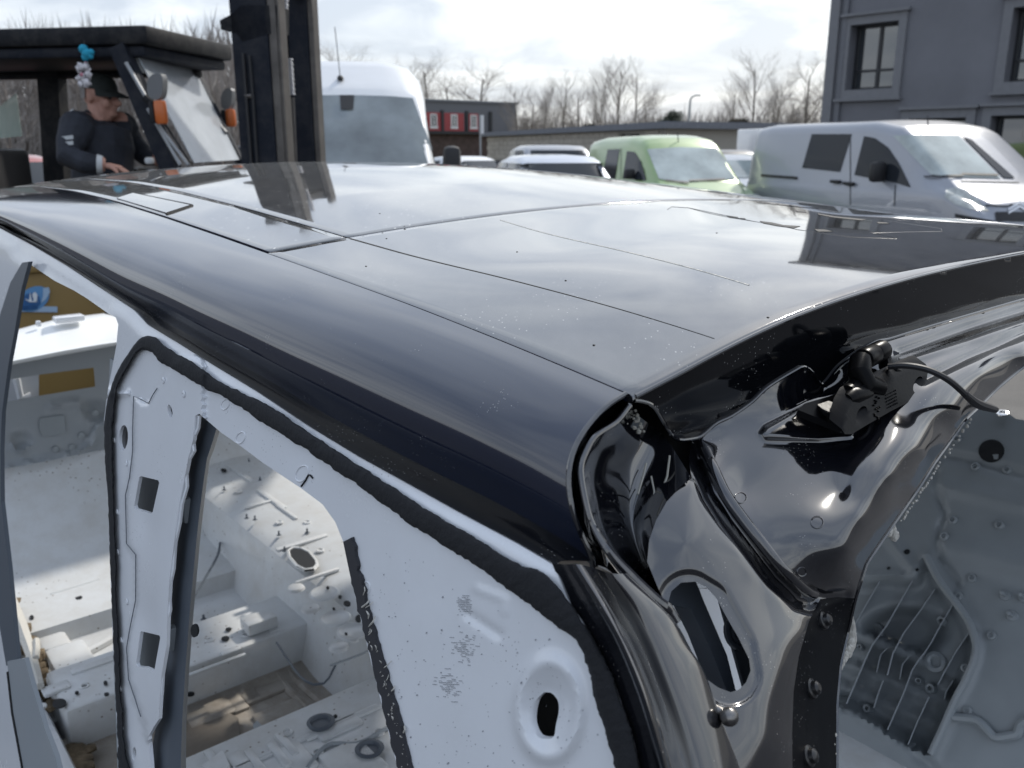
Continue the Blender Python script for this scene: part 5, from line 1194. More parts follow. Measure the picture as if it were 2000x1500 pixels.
ctl = [(x, y + 3, lipc(x, y) + .001) for x, y in lipx if x > 1250] + [(x, y + dy, lipc(x, y) + dc) for (x, y), dy, dc in (((1736, 661), 50, -.010), ((1889, 615), 46, -.010), ((2000, 583), 44, -.010), ((2150, 543), 40, -.010))] + [
 (1782, 817, -.024), (1843, 765, -.027), (1920, 731, -.027), (2000, 698, -.027), (2100, 650, -.027), (1914, 793, -.006), (1951, 756, -.007), (2000, 716, -.008), (2150, 630, -.01),
 (1420, 880, .034), (1450, 950, .024), (1490, 890, .026), (1540, 850, .026), (1560, 930, .010), (1520, 1010, .004), (1590, 1020, -.012), (1560, 1080, -.004), (1640, 1040, -.024), (1640, 960, -.008), (1620, 850, .016), (1680, 830, .006),
 (1680, 1010, -.030), (1720, 950, -.032), (1760, 912, -.031), (1800, 880, -.030), (1880, 815, -.024), (1655, 1075, -.024), (1693, 1100, .004), (1723, 1056, .002), (1757, 1007, .001), (1792, 957, .001), (1826, 903, .001), (1860, 855, .001), (1890, 819, .002),
 (1351, 940, .020), (1310, 985, .016), (1280, 1040, .014), (1275, 1110, .014), (1340, 1060, .006), (1400, 1060, .006), (1450, 1120, .004), (1500, 1180, .002), (1545, 1210, .004), (1400, 1250, -.002), (1330, 1180, .006), (1480, 1300, -.005), (1500, 1480, -.006), (1400, 1400, -.003), (1450, 1560, -.004), (1540, 1300, -.002), (1530, 1450, -.003), (1500, 1620, -.004),
 (1590, 1240, .010), (1575, 1350, .012), (1570, 1480, .012), (1570, 1620, .012), (1654, 1230, .05), (1638, 1320, .056), (1634, 1400, .056), (1634, 1500, .056), (1634, 1620, .056), (1610, 1160, .014), (1665, 1172, .018), (1640, 1120, -.006)]
R0 = RBF(ctl)
gdiag = [(1350, 868), (1368, 905), (1392, 965), (1425, 1015), (1470, 1072), (1515, 1130), (1560, 1172), (1582, 1178)]
gbead = [(1376, 880), (1392, 915), (1416, 965), (1446, 1008), (1485, 1058), (1530, 1112), (1570, 1150), (1590, 1160)]
SEAT = [(1476, 848), (1490, 828), (1575, 782), (1640, 770), (1690, 800), (1670, 862), (1600, 868), (1492, 864)]
RECESS = [(1652, 892), (1700, 872), (1768, 846), (1784, 866), (1735, 906), (1692, 960), (1668, 944)]
def in_poly(x, y, lp):
    c = False; j = len(lp) - 1
    for i in range(len(lp)):
        if (lp[i][1] > y) != (lp[j][1] > y) and x < (lp[j][0] - lp[i][0]) * (y - lp[i][1]) / (lp[j][1] - lp[i][1]) + lp[i][0]: c = not c
        j = i
    return c
def rear_relief(x, y):
    c = R0(x, y)
    d, s = pdist(x, y, gdiag); c += .012 * math.exp(-(d / 15) ** 2)
    d, s = pdist(x, y, [(1580, 1152), (1610, 1165), (1650, 1160)]); c += .006 * math.exp(-(d / 12) ** 2)
    # raised seat below the hinge and the recess beside it
    for poly, dep, w_ in ((SEAT, -.005, 15),):
        if min(q[0] for q in poly) - 2 < x < max(q[0] for q in poly) + 2 and in_poly(x, y, poly): d, s = pdist(x, y, poly + poly[:1]); c += dep * smooth(0, w_, d)
    # stepped ring round the slot
    d, s = pdist(x, y, [(1345, 1175), (1370, 1190), (1415, 1270), (1425, 1320)]); c += .0035 * (1 - smooth(52, 64, d))
    # header folds right of the hinge
    for ln, a, w_ in (([(1742, 713), (1889, 667), (2000, 630), (2150, 590)], -.004, 8), ([(1803, 742), (1889, 700), (2000, 652), (2150, 598)], .005, 9), ([(1760, 690), (1889, 642), (2000, 607), (2150, 567)], .006, 12)):
        d, s = pdist(x, y, ln); c += a * math.exp(-(d / w_) ** 2)
    # shallow dents
    for px_, py_, s_, a in ((1812, 893, 13, -.002), (1760, 960, 26, .003), (1742, 930, 18, -.002), (1850, 838, 20, .0025), (1930, 760, 22, .002)): c += a * math.exp(-((x - px_) / s_) ** 2 - ((y - py_) / s_) ** 2)
    # pillar flange studs are separate parts
    return c
slot = [(1305, 1178), (1311, 1155), (1330, 1138), (1357, 1136), (1380, 1147), (1400, 1170), (1420, 1207), (1443, 1247), (1463, 1287), (1466, 1310), (1457, 1333), (1443, 1347), (1427, 1352), (1403, 1343), (1378, 1325), (1366, 1300), (1346, 1262), (1327, 1226)]
tail = [(1634, 1640), (1634, 1500), (1634, 1377), (1641, 1298), (1654, 1243), (1671, 1169), (1693, 1100), (1723, 1056), (1757, 1007), (1792, 957), (1826, 903), (1860, 856), (1886, 819), (1914, 793), (1951, 756), (2000, 716), (2100, 655), (2220, 590)]
outer = [(1351, 934), (1330, 950), (1302, 980), (1281, 1017), (1268, 1054), (1264, 1097), (1283, 1143), (1300, 1180), (1322, 1228), (1344, 1268), (1364, 1306), (1398, 1390), (1438, 1500), (1480, 1640)] + tail + [(2220, 536), (2100, 560), (2000, 588), (1889, 620), (1797, 647), (1736, 666), (1702, 675), (1650, 712), (1606, 752), (1587, 731), (1569, 718), (1550, 727), (1498, 759), (1468, 787), (1428, 815), (1397, 830), (1370, 853), (1352, 862), (1345, 900)]
fl_in = [(1636, 1166), (1602, 1170), (1580, 1213), (1560, 1283), (1550, 1350), (1547, 1433), (1548, 1500), (1566, 1640)]
i0 = outer.index((1634, 1640)); i1 = outer.index((1671, 1169))
main = outer[:i0] + fl_in[::-1] + outer[i1:]
m = sheet(main, [slot], PT, 4.6, rear_relief, None, 4.6); sb(m, 'rear_aperture_panel', M_black, angle=70)
m = sheet(fl_in[::-1] + outer[i0:i1 + 1][::-1] if False else fl_in + outer[i0:i1 + 1], [], PT, 6, rear_relief, None, 4.6); sb(m, 'aperture_flange', M_flange, angle=70)
m = MB(); gb2 = cat([PT(x, y, rear_relief(x, y) - .0015) for x, y in gbead], 60); m.tube(gb2, [.0052 - .001 * i / 60 for i in range(60)], 12); sb(m, 'gutter_bead', M_black)
m = MB(); m.tube([p - CF * .0012 + CZ * .0012 for p in by_v(E0, 150, .004, 1.25)], .0019, 8); sb(m, 'roof_edge_rim', M_black)
m = MB(); m.tube([PT(a, b, rear_relief(a, b)) for a, b in lin([Vector((x, y, 0)) for x, y in tail], 90) for a, b in ((a, b),)] if False else [PT(q.x, q.y, rear_relief(q.x, q.y)) for q in lin([Vector((x, y, 0)) for x, y in tail], 120)], .0016, 6); sb(m, 'aperture_flange_edge', M_black)
tr = [[PT(x, y, .008) for x, y in ((1232, 795), (1204, 826), (1164, 853), (1146, 881), (1136, 925), (1146, 985), (1161, 1032), (1183, 1069), (1204, 1097), (1240, 1135), (1280, 1172), (1307, 1192))],
      [PT(x, y, .034) for x, y in ((1245, 810), (1225, 845), (1190, 880), (1172, 915), (1166, 960), (1175, 1010), (1190, 1050), (1208, 1082), (1230, 1110), (1258, 1142), (1290, 1176), (1312, 1198))],
      [PT(x, y, .052) for x, y in ((1270, 830), (1252, 870), (1232, 905), (1220, 945), (1215, 990), (1222, 1030), (1236, 1068), (1250, 1098), (1266, 1125), (1284, 1154), (1304, 1184), (1316, 1202))],
      [PT(x, y, .048) for x, y in ((1300, 855), (1285, 900), (1265, 940), (1250, 985), (1244, 1020), (1247, 1050), (1254, 1080), (1264, 1110), (1276, 1138), (1292, 1166), (1308, 1190), (1318, 1206))],
      [PT(x, y, .016) for x, y in ((1351, 934), (1330, 950), (1302, 980), (1281, 1017), (1272, 1040), (1268, 1054), (1265, 1080), (1266, 1100), (1276, 1126), (1288, 1153), (1302, 1184), (1320, 1212))]]
m = MB(); m.grid(loft(tr, 60, 7)); sb(m, 'pillar_trough', M_black, angle=70)
bead = [(1230, 792), (1204, 824), (1164, 851), (1146, 879), (1135, 910), (1137, 945), (1149, 1002), (1161, 1032), (1183, 1069), (1204, 1097), (1240, 1135), (1280, 1172), (1307, 1192), (1322, 1214)]
m = MB(); bp_ = cat([PT(x, y, .003 if y < 1050 else -.004) for x, y in bead], 70); m.tube(bp_, [.0021 if i < 40 else .0021 + .0022 * min(1, (i - 40) / 12) * (1 if i < 66 else .6) for i in range(70)], 10); sb(m, 'sealed_seam', M_black)
rc = cat(rimrow, 60)
mid = cat([PT(x, y, .035) for x, y in ((1236, 782), (1190, 832), (1152, 868), (1130, 905), (1126, 945), (1134, 1000), (1150, 1045), (1170, 1080), (1185, 1110))], 60)
bc = cat([PT(x, y, .006) for x, y in bead[:10]], 60)
m = MB(); m.grid([[a, a.lerp(b, .5) + CF * .012, b, b.lerp(c, .6) + CF * .004, c] for a, b, c in zip(rc, mid, bc)]); sb(m, 'rim_channel', M_black, angle=70)
# dark closing sheets behind the gaps
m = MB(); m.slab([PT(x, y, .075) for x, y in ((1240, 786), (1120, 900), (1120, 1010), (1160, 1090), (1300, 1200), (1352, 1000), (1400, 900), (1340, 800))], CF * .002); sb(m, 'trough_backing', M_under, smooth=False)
m = MB(); m.slab([PT(x, y, .07) for x, y in ((1395, 1130), (1500, 1120), (1540, 1400), (1470, 1400))], CF * .003); m.slab([PT(x, y, .05) for x, y in ((1300, 1130), (1355, 1125), (1375, 1175), (1420, 1280), (1440, 1360), (1425, 1362), (1385, 1260), (1350, 1190), (1330, 1185), (1312, 1182), (1296, 1160))], CF * .02); sb(m, 'pillar_inner_reinforcement', M_trimgrey, smooth=False)
m = MB(); c_ = PT(1436, 1236, .066); ax = -CF + CZ * .6
for r_ in (.013, .007): m.lathe([(r_, 0), (r_, .003), (r_ * .8, .004), (r_ * .75, .001)], c_, ax, 20)
sb(m, 'inner_boss', M_trimgrey)
m = MB(); m.slab([PT(x, y, .30) for x, y in ((1280, 1150), (1420, 1150), (1470, 1380), (1380, 1400))], CF * .003); sb(m, 'quarter_inner_panel', M_frame, smooth=False)
# rubber bumps, weld circles, ball stud
for a, b, r_ in ((1606, 1212, .0062), (1583, 1345, .0066), (1577, 1477, .0068)):
    m = MB(); p_ = PT(a, b, rear_relief(a, b)); m.lathe([(r_ * 1.15, 0), (r_ * 1.1, .0022), (r_ * .8, .003), (r_ * .72, .006), (r_ * .4, .0075)], p_, -CF + CZ * .6 + CR * .3, 18); sb(m, 'rubber_bump', M_rubber)
for a, b, r_ in ((1596, 1020, 12), (1447, 972, 11), (1566, 1117, 9), (1488, 762, 7), (1460, 765, 7)):
    m = MB(); pts = [PT(x, y, rear_relief(x, y) - .0003) for x, y in ell(a, b, r_, r_ * .95, 20)]; m.tube(pts + pts[:1], .0005, 5); sb(m, 'weld_circle', M_black)
m = MB(); p_ = PT(1409, 1391, -.008); m.lathe([(.003, 0), (.0028, .006), (.0022, .008)], p_ + CF * .006, -CF + CR * .1, 12); m.ball(p_ - CF * .006, .0062, 16); sb(m, 'ball_stud', M_ball)
# dried sealant lumps along the flange
rng = random.Random(51); m = MB()
def lump(x, y, r, sx=1): m.ball(PT(x, y, rear_relief(min(x, 1990), y) + .001), r, 8, (1, 1, sx))
seg = lin([Vector((x, y, 0)) for x, y in ((1892, 818), (1862, 862), (1828, 908), (1794, 962), (1758, 1012))], 60)
for q in seg:
    if rng.random() < .8: lump(q.x + rng.uniform(1, 6), q.y + rng.uniform(0, 5), rng.uniform(.0007, .0017))
for k in range(9): lump(1744 + rng.gauss(0, 4), 1038 + rng.gauss(0, 9), rng.uniform(.002, .0036), 1.5)
for k in range(26): t = k / 25; lump(1664 - 22 * t + 9 * math.sin(t * math.pi) + rng.gauss(0, 1.5), 1200 + 105 * t, .0012 + .0032 * math.sin(t * math.pi) ** 1.5, 1.4)
for k in range(8): lump(1633 + rng.gauss(0, 2), 1440 + 7 * k + rng.gauss(0, 3), rng.uniform(.0008, .0018))
tag(sb(m, 'sealant_lumps', M_sealant_and_glint), kind='stuff')
rng = random.Random(53); m = MB()
for k in range(22): m.ball(PT(1246 + rng.gauss(0, 9), 832 + rng.gauss(0, 13), .026), rng.uniform(.0006, .0019), 6)
for pts in (((1262, 905), (1256, 930), (1246, 965)), ((1308, 890), (1303, 930), (1282, 990), (1268, 1040)), ((1272, 930), (1278, 960), (1272, 1000), (1266, 1020)), ((1266, 1060), (1272, 1100), (1286, 1140))):
    m.tube([PT(x, y, .036 if x < 1290 else .03) for x, y in pts], .0008, 5)
sb(m, 'sealant_drips', mat('clear_sealant', (.32, .31, .27), .25))

# ---- tailgate hinge
def HP(x, y, o=0.0): return PT(x, y, -.018 + o)
hinge = MB(); hinge.slab([PT(x, y, .004) for x, y in ((1553, 812), (1566, 800), (1612, 786), (1668, 764), (1700, 790), (1664, 842), (1640, 846))], (CF * .35 + CZ * -1).normalized() * -.006); hg = sb(hinge, 'tailgate_hinge', M_hinge, smooth=False)
pl = [(1644, 838), (1646, 818), (1653, 796), (1664, 776), (1680, 766), (1699, 759), (1750, 735), (1800, 711), (1808, 711), (1813, 720), (1810, 742), (1802, 764), (1786, 780), (1740, 803), (1690, 832), (1664, 848), (1650, 848)]
m = sheet(pl, [ell(1683, 811, 10, 19, 14, .35), ell(1793, 751, 8, 17, 14, .35)], HP, 9, None, (CF * .8 + CZ * .45 - CR * .1) * .014, 6); sb(m, 'hinge_leaf', M_hinge, hg, angle=40)
m = MB(); rng = random.Random(61)
for k in range(15): m.ball(HP(1712 + rng.uniform(-8, 8), 775 + k * 3.2 + rng.uniform(-2, 2), -.0005), .0011, 6)
for j in range(5):
    for k in range(7): m.ball(HP(1730 + 3.2 * k + j * .8, 772 - k * 1.6 + 6.2 * j, -.0004), rng.uniform(.0005, .0011), 5)
sb(m, 'cast_lettering_texture', M_hinge, hg)
k0, k1 = HP(1686, 702, .004), HP(1722, 684, .010); ax = (k1 - k0)
m = MB(); m.lathe([(.004, -.0008), (.0092, 0), (.0098, .002), (.0098, ax.length * .5), (.0090, ax.length * .53), (.0098, ax.length * .56), (.0098, ax.length), (.008, ax.length + .002)], k0, ax, 20); sb(m, 'hinge_knuckle', M_hinge, hg)
m = MB(); m.tube([HP(1681, 703, .006), HP(1678, 728, .004), HP(1690, 752, .004), HP(1716, 758, .004)], [.0098, .0105, .011, .009], 12); m.tube([HP(1727, 694, .014), HP(1730, 715, .014), HP(1742, 728, .01), HP(1762, 735, .008)], [.006, .0065, .008, .006], 10); sb(m, 'hinge_arm', M_hinge, hg)
m = MB(); m.tube([HP(1655, 770, .008), HP(1668, 758, .010)], [.0085, .0085], 12); m.tube([HP(1652, 782, .006), HP(1662, 776, .006), HP(1690, 766, .006)], [.006, .009, .008], 10); sb(m, 'hinge_boss', M_hinge, hg)
m = MB(); p_ = PT(1614, 803, -.001); m.lathe([(.0105, 0), (.0112, .001), (.0112, .004), (.0104, .0052)], p_, CZ * 1.0 - CF * .35, 22); sb(m, 'bolt_head', M_hinge, hg)
m = MB(); m.tube(cat([HP(1735, 716, .004), HP(1770, 714, -.012), HP(1812, 722, -.026), HP(1852, 742, -.034), HP(1885, 770, -.032), HP(1906, 790, -.024)], 30), .0029, 8); m.tube(cat([HP(1884, 769, -.032), HP(1908, 788, -.024), HP(1944, 800, -.012)], 10), [.0034 + .001 * math.sin(i * .35) for i in range(10)], 8); sb(m, 'hinge_cable', M_plastic, hg)
# ---- boot interior on the far side
def PI(x, y, c=0.0): return Pn(x, y, (0, 1, -.6), 1.71 + c)
M_rib = mat('light_grey_rib', (.33, .36, .39), .35, coat=.2)
def Z2(a, b): return (1600 + a / 3.75, 1100 + b / 3.75)
big = [Z2(*q) for q in ((790, -60), (880, 130), (1000, 290), (1100, 440), (1150, 600), (1140, 700), (1080, 850), (1000, 1000), (900, 1230), (820, 1400), (700, 1360), (500, 1240), (350, 1130), (100, 1020), (-200, 900), (-200, 120), (100, 130), (340, 110), (520, 95), (690, 110))]
def trunk_relief(x, y):
    c = 0; d, s = pdist(x, y, big + big[:1])
    if in_poly(x, y, big):
        c += .05 * smooth(0, 22, d)
        e = math.hypot((x - 1765) / 95, (y - 1235) / 55); c += .05 * (1 - smooth(.5, 1.05, e)) * (1 if y < 1262 + (x - 1765) * .36 else .0)
        k = y - (1240 + (x - 1660) * .40); 
        if k > 0: c += .03 * smooth(0, 14, k) + .012 * ((k // 24) % 2) * smooth(20, 26, k)
    else: c += -.012 * math.exp(-(d / 10) ** 2)
    for ln, a, w_ in (([(1700, 1000), (1745, 1060), (1790, 1120)], -.012, 9), ([(1826, 900), (1828, 960), (1845, 1005), (1828, 1060), (1835, 1090), (1870, 1140)], .012, 7), ([(1845, 890), (1920, 905), (2000, 930), (2080, 950)], .012, 10), ([(1830, 945), (1900, 962), (2000, 985)], -.010, 16), ([(1850, 1070), (1930, 1085), (2060, 1120)], -.016, 26), ([(1640, 1380), (1690, 1395), (1780, 1460), (1840, 1520)], .014, 9), ([(1905, 905), (1936, 880), (1960, 850)], -.004, 30)):
        d, s = pdist(x, y, ln); c += a * math.exp(-(d / w_) ** 2)
    return c
outer = [(1560, 1640), (1575, 1300), (1610, 1150), (1680, 1040), (1760, 940), (1840, 850), (1890, 800), (1912, 782), (1946, 800), (1962, 803), (1976, 812), (1984, 818), (2010, 822), (2120, 850), (2420, 930), (2560, 1640)]
m = sheet(outer, [], PI, 9, trunk_relief, None, 8); sb(m, 'boot_side_panel', M_trunk, angle=75)
for pts, r_ in ((((445, 130), (340, 310), (240, 490)), .004), (((690, 115), (600, 270), (500, 450), (380, 610), (290, 820), (200, 1030)), .0045), (((845, 190), (740, 350), (620, 510), (540, 660), (500, 820)), .0045), (((975, 310), (880, 470), (800, 620), (690, 760), (620, 950), (500, 1220)), .0045), (((1110, 490), (1000, 650), (900, 830), (870, 890)), .0045), (((805, 980), (720, 1160), (650, 1330)), .004), (((470, 860), (430, 960), (400, 1060)), .0035), (((590, 850), (610, 740), (660, 680)), .003), (((980, 860), (930, 940), (915, 1000)), .003), (((420, 800), (450, 670), (500, 620), (550, 610)), .003)):
    P = [Z2(*q) for q in pts]; L_ = lin([Vector((x, y, 0)) for x, y in P], 14); rows = []
    for q in L_:
        rows.append([PI(q.x - r_ * 430, q.y, .10), PI(q.x - r_ * 260, q.y, .008), PI(q.x + r_ * 260, q.y, .008), PI(q.x + r_ * 430, q.y, .10)])
    m = MB(); m.grid(rows); sb(m, 'tub_rib', M_rib, angle=25)
for a, b, r_ in ((915, 432, .009), (835, 925, .010), (375, 1070, .009), (250, 600, .007), (320, 622, .006), (750, 870, .007)):
    x, y = Z2(a, b); p_ = PI(x, y, trunk_relief(x, y)); m = MB(); n_ = (-CR + CZ * .6).normalized(); m.lathe([(r_, -.03), (r_, .02), (r_ * .9, .022), (r_ * .45, .021), (r_ * .4, .008), (.0005, .007)], p_, n_, 14); sb(m, 'tub_boss', M_trunk)
for a, b in ((410, 505), (855, 725)):
    x, y = Z2(a, b); p_ = PI(x, y, trunk_relief(x, y)); m = MB(); n_ = (-CR + CZ * .6).normalized(); m.lathe([(.021, -.005), (.021, .006), (.014, .009), (.010, .006), (.009, .0)], p_, n_, 20); sb(m, 'tub_mount', M_trunk)
for a, b in ((1125, 110), (1265, 530), (1090, 1080), (1020, 240), (1075, 770)):
    x, y = Z2(a, b); m = MB(); m.lathe([(.009, 0), (.0085, .006), (.0045, .007), (.004, .003)], PI(x, y, trunk_relief(x, y)), (-CR + CZ * .6).normalized(), 14); sb(m, 'panel_nut', M_trunk)
for a, b in ((1365, 235), (1415, 385), (1500, 250)):
    x, y = Z2(a, b); n_ = (-CR + CZ * .6).normalized(); m = MB(); m.lathe([(.011, 0), (.010, .004), (.0045, .005), (.004, .03), (.001, .031)], PI(x, y, trunk_relief(x, y)), n_, 12); sb(m, 'panel_stud', M_trunk)
for x, y in ((1953, 1026), (1862, 1016), (1845, 1048), (1830, 908), (1906, 912), (1870, 858), (1968, 918)):
    m = MB(); m.lathe([(.010, 0), (.009, .006), (.005, .008), (.004, .004)], PI(x, y, trunk_relief(x, y)), (-CR + CZ * .6).normalized(), 12); sb(m, 'panel_nut', M_trunk)
for x, y, r_ in ((1936, 881, 25), (1771, 1078, 5.5), (1735, 1110, 3), (1791, 1113, 3)):
    m = MB(); m.slab([PI(a, b, trunk_relief(a, b) - .003) for a, b in ell(x, y, r_, r_ * .9, 24)], CR * .002); sb(m, 'panel_hole', M_hole, smooth=False)
m = MB(); m.tube(cat([PI(*Z2(a, b), -.012) for a, b in ((980, 1130), (1040, 1135), (1150, 1150), (1220, 1210), (1290, 1275), (1400, 1265), (1450, 1250), (1480, 1180), (1560, 1140))], 40), .009, 8); sb(m, 'drain_hose', M_trunk)
m = MB(); m.tube(cat([PI(x, y, trunk_relief(x, y) - .006) for x, y in [Z2(*q) for q in ((780, -60), (880, 130), (1000, 290), (1100, 440), (1150, 600), (1140, 700), (1080, 850), (1000, 1000), (900, 1230), (820, 1400))]], 50), .008, 8); sb(m, 'tub_rim', M_trunk)
m = MB(); p_ = PI(1958, 808, -.01); m.lathe([(.012, 0), (.012, .003), (.007, .004), (.006, .001)], p_, (-CR * .3 + CZ).normalized(), 16); sb(m, 'lock_hole', M_chrome)
# ---- passenger compartment
def gridpath(prof, v0, v1, n=8): return [[car(u, v0 + (v1 - v0) * j / n, w) for j in range(n + 1)] for u, w in prof]
fp = [(2.72, -.84), (2.60, -.93), (2.46, -1.03), (2.30, -1.085), (2.08, -1.10), (2.055, -1.105), (2.045, -1.155), (2.03, -1.165), (1.70, -1.17)]
m = MB(); m.grid(gridpath(fp, -.16, 1.5, 24)); sb(m, 'front_floor', M_floor, angle=40)
m = MB(); m.grid(gridpath([(1.62, -1.172), (1.5, -1.19), (1.2, -1.19), (1.1, -1.19)], -.16, 1.5, 16)); sb(m, 'rear_footwell', M_dirtfloor)
def carbox(name, u0, u1, v0, v1, w0, w1, mt, b=.012):
    m = MB(); m.bbox(car((u0 + u1) / 2, (v0 + v1) / 2, (w0 + w1) / 2), (abs(v1 - v0), abs(u1 - u0), abs(w1 - w0)), b, rz=AZ); return sb(m, name, mt)
carbox('seat_cross_member', 1.575, 1.78, -.135, .49, -1.25, -1.075, M_floor)
carbox('seat_cross_member', 1.575, 1.78, 1.12, 1.5, -1.25, -1.075, M_floor)
carbox('heelboard', .15, 1.19, -.16, 1.46, -1.3, -1.02, M_floor, .03)
# centre tunnel
rows = [[car(u, v, w) for v, w in ((.44, -1.20), (.475, -1.06), (.495, -.965), (.525, -.945), (.7, -.935), (.95, -.945), (1.0, -.965), (1.02, -1.06), (1.06, -1.2))] for u in (1.15, 1.22, 1.6, 2.0, 2.4, 2.72)]
m = MB(); m.grid(rows); sb(m, 'centre_tunnel', M_floor, angle=40)
# sills
carbox('sill', -.2, 2.72, -.24, -.155, -1.36, -1.10, M_frame, .02); carbox('sill', -.2, 2.72, 1.48, 1.56, -1.36, -1.02, M_frame, .02)
# firewall and cowl
def PF(x, y, c=0.0): return Pn(x, y, (1, 0, 0), 2.7 + c)
fo = [(-60, 735), (17, 712), (125, 692), (226, 672), (300, 655), (420, 640), (700, 640), (700, 960), (400, 930), (203, 878), (171, 884), (85, 902), (0, 917), (-60, 925)]
fh_ = [(13, 742), (75, 732), (183, 718), (186, 755), (77, 773), (13, 785)]
def fire_relief(x, y):
    c = 0
    for ln, a, w_ in (([(0, 915), (85, 900), (150, 885), (178, 868), (192, 838), (203, 825)], -.03, 6), ([(100, 793), (155, 787), (160, 812), (175, 826), (205, 822)], -.025, 6), ([(24, 872), (38, 880), (52, 870)], -.02, 5)):
        d, s = pdist(x, y, ln); c += a * math.exp(-(d / w_) ** 2)
    e = math.hypot((x - 42) / 20, (y - 860) / 18); c += .02 * (1 - smooth(.7, 1.1, e)); e = math.hypot((x - 184) / 30, (y - 806) / 26); c += .02 * (1 - smooth(.8, 1.1, e)); return c
m = sheet(fo, [fh_], PF, 9, fire_relief, None, 8); sb(m, 'firewall', M_primer, angle=60)
m = MB(); m.slab([PF(a, b, -.006) for a, b in ((78, 817), (125, 811), (129, 844), (106, 851), (83, 854), (77, 836))], CF * .004); sb(m, 'firewall_recess', M_trunk, smooth=False)
for x, y in ((108, 877), (141, 873), (186, 806), (159, 850)): m = MB(); m.lathe([(.012, 0), (.011, .006), (.002, .008)], PF(x, y, -.002), -CF, 10); sb(m, 'firewall_nut', M_trunk)
m = MB(); m.slab([PF(a, b, .18) for a, b in ((5, 735), (76, 728), (76, 776), (5, 790))], CF * .01); m.tube([PF(32, 740, .17), PF(40, 776, .16), PF(60, 772, .16)], .012, 6); sb(m, 'plenum_bracket', M_frame, smooth=False)
ct_ = [(-60, 668), (26, 647), (76, 633), (119, 623), (213, 612), (226, 617), (232, 629), (300, 612), (420, 600), (700, 590)]; cb = [(-60, 735), (17, 713), (125, 692), (226, 674), (300, 655), (420, 640), (700, 640)]
a_ = lin([Vector((x, y, 0)) for x, y in ct_], 30); b_ = lin([Vector((x, y, 0)) for x, y in cb], 30)
rows = []
for i in range(30):
    r = []
    for t, c in ((-.02, .16), (0, .05), (.06, .02), (.2, -.03), (.74, -.16), (.80, -.19), (.90, -.215), (.97, -.21), (1.0, -.19), (1.02, -.02)):
        q = a_[i].lerp(b_[i], t); r.append(PF(q.x, q.y, c))
    rows.append(r)
m = MB(); m.grid(rows); sb(m, 'cowl', mat('white_cowl_paint', (.82, .83, .82), .3, coat=.3), angle=40)
m = MB(); m.bbox(PF(134, 622, -.03), (.09, .05, .02), .006, rz=AZ); sb(m, 'cowl_tab', M_frame)
for x, y in ((75, 632), (108, 624)): m = MB(); m.bbox(PF(x, y, -.01), (.014, .02, .018), .004, rz=AZ); sb(m, 'cowl_tab', M_frame)
# windscreen posts hold the front of the roof
for v in (-.10, 1.42):
    m = MB(); m.tube([car(2.1, v + (.06 if v < 0 else -.06), .04), car(2.45, v, -.2), car(2.72, v, -.45)], [.03, .04, .05], 8); sb(m, 'windscreen_post', M_frame)
# tunnel and floor details: openings, dimples, studs, stains
def disc(pl, x, y, a, b, mt, name, w, rot=0, lift=.004, ex=2.0):
    m = MB(); m.slab([PW(p, q, w + lift) for p, q in ell(x, y, a, b, 20, rot)], -CZ * .003); return sb(m, name, mt, smooth=False)
q = [(563, 1077), (572, 1071), (588, 1072), (604, 1080), (617, 1096), (619, 1104), (612, 1112), (596, 1114), (580, 1106), (566, 1090)]
m = MB(); m.slab([PW(a, b, -.930) for a, b in q], -CZ * .004); sb(m, 'tunnel_opening', M_hole, smooth=False)
m = MB(); m.tube([PW(a, b, -.934) for a, b in q + q[:1]], .006, 6); sb(m, 'opening_rim', M_floor)
for x, y, a in ((578, 1150, 12), (607, 1190, 12), (662, 1265, 12)):
    m = MB(); p_ = PW(x, y, -.945); k_ = a / 17; m.lathe([(.034 * k_, 0), (.029 * k_, .006), (.022 * k_, .008), (.004, .0085)], p_, CZ, 18); sb(m, 'tunnel_pad', M_floor)
for x, y in ((634, 1158), (655, 1207), (690, 1232)):
    m = MB(); p_ = PW(x, y, -.937); m.lathe([(.040, -.002), (.038, .001), (.034, .0025), (.030, .001), (.026, -.001)], p_, CZ, 24); sb(m, 'tunnel_dimple', M_floor)
for x, y, a, b in ((640, 1147, 3, 2.4), (664, 1165, 3.5, 3), (678, 1178, 7, 5), (700, 1207, 6, 7), (676, 1237, 3, 2), (455, 870, 6, 2.5), (437, 918, 6, 3), (652, 1188, 3, 2)): disc(0, x, y, a, b, M_hole, 'tunnel_hole', -.935, .2)
for x, y in ((486, 902), (508, 938), (438, 957), (482, 1012), (498, 1015), (545, 1045), (600, 1040), (556, 1076)):
    m = MB(); p_ = PW(x, y, -.937); m.tube([p_, p_ + CZ * .013], .003, 6); m.ball(p_, .008, 8, (1, 1, .2)); sb(m, 'tunnel_stud', M_trimgrey)
M_rust = mat('rusty_dirt', (.20, .12, .06), .9, var=.4, vscale=20)
for x, y, a, b, w in ((18, 1043, 9, 7, -1.1), (188, 1060, 12, 5, -1.1), (154, 1167, 7, 3.5, -1.1), (124, 1226, 8, 6, -1.165), (206, 1333, 4, 4, -1.075), (208, 1355, 5, 3, -1.075), (116, 1373, 14, 9, -1.075), (150, 1352, 4, 3, -1.075), (378, 1233, 6, 14, -1.16), (440, 1246, 8, 4, -1.075), (446, 1228, 6, 3, -1.075), (505, 1273, 6, 5, -1.12), (372, 1355, 8, 4, -1.15), (205, 1000, 7, 9, -1.06), (627, 1416, 16, 10, -1.02), (722, 1468, 18, 11, -1.02), (655, 1398, 4, 3, -1.02), (62, 1205, 4, 4, -1.1)):
    disc(0, x, y, a, b, M_hole, 'floor_hole', w, -.15, .006)
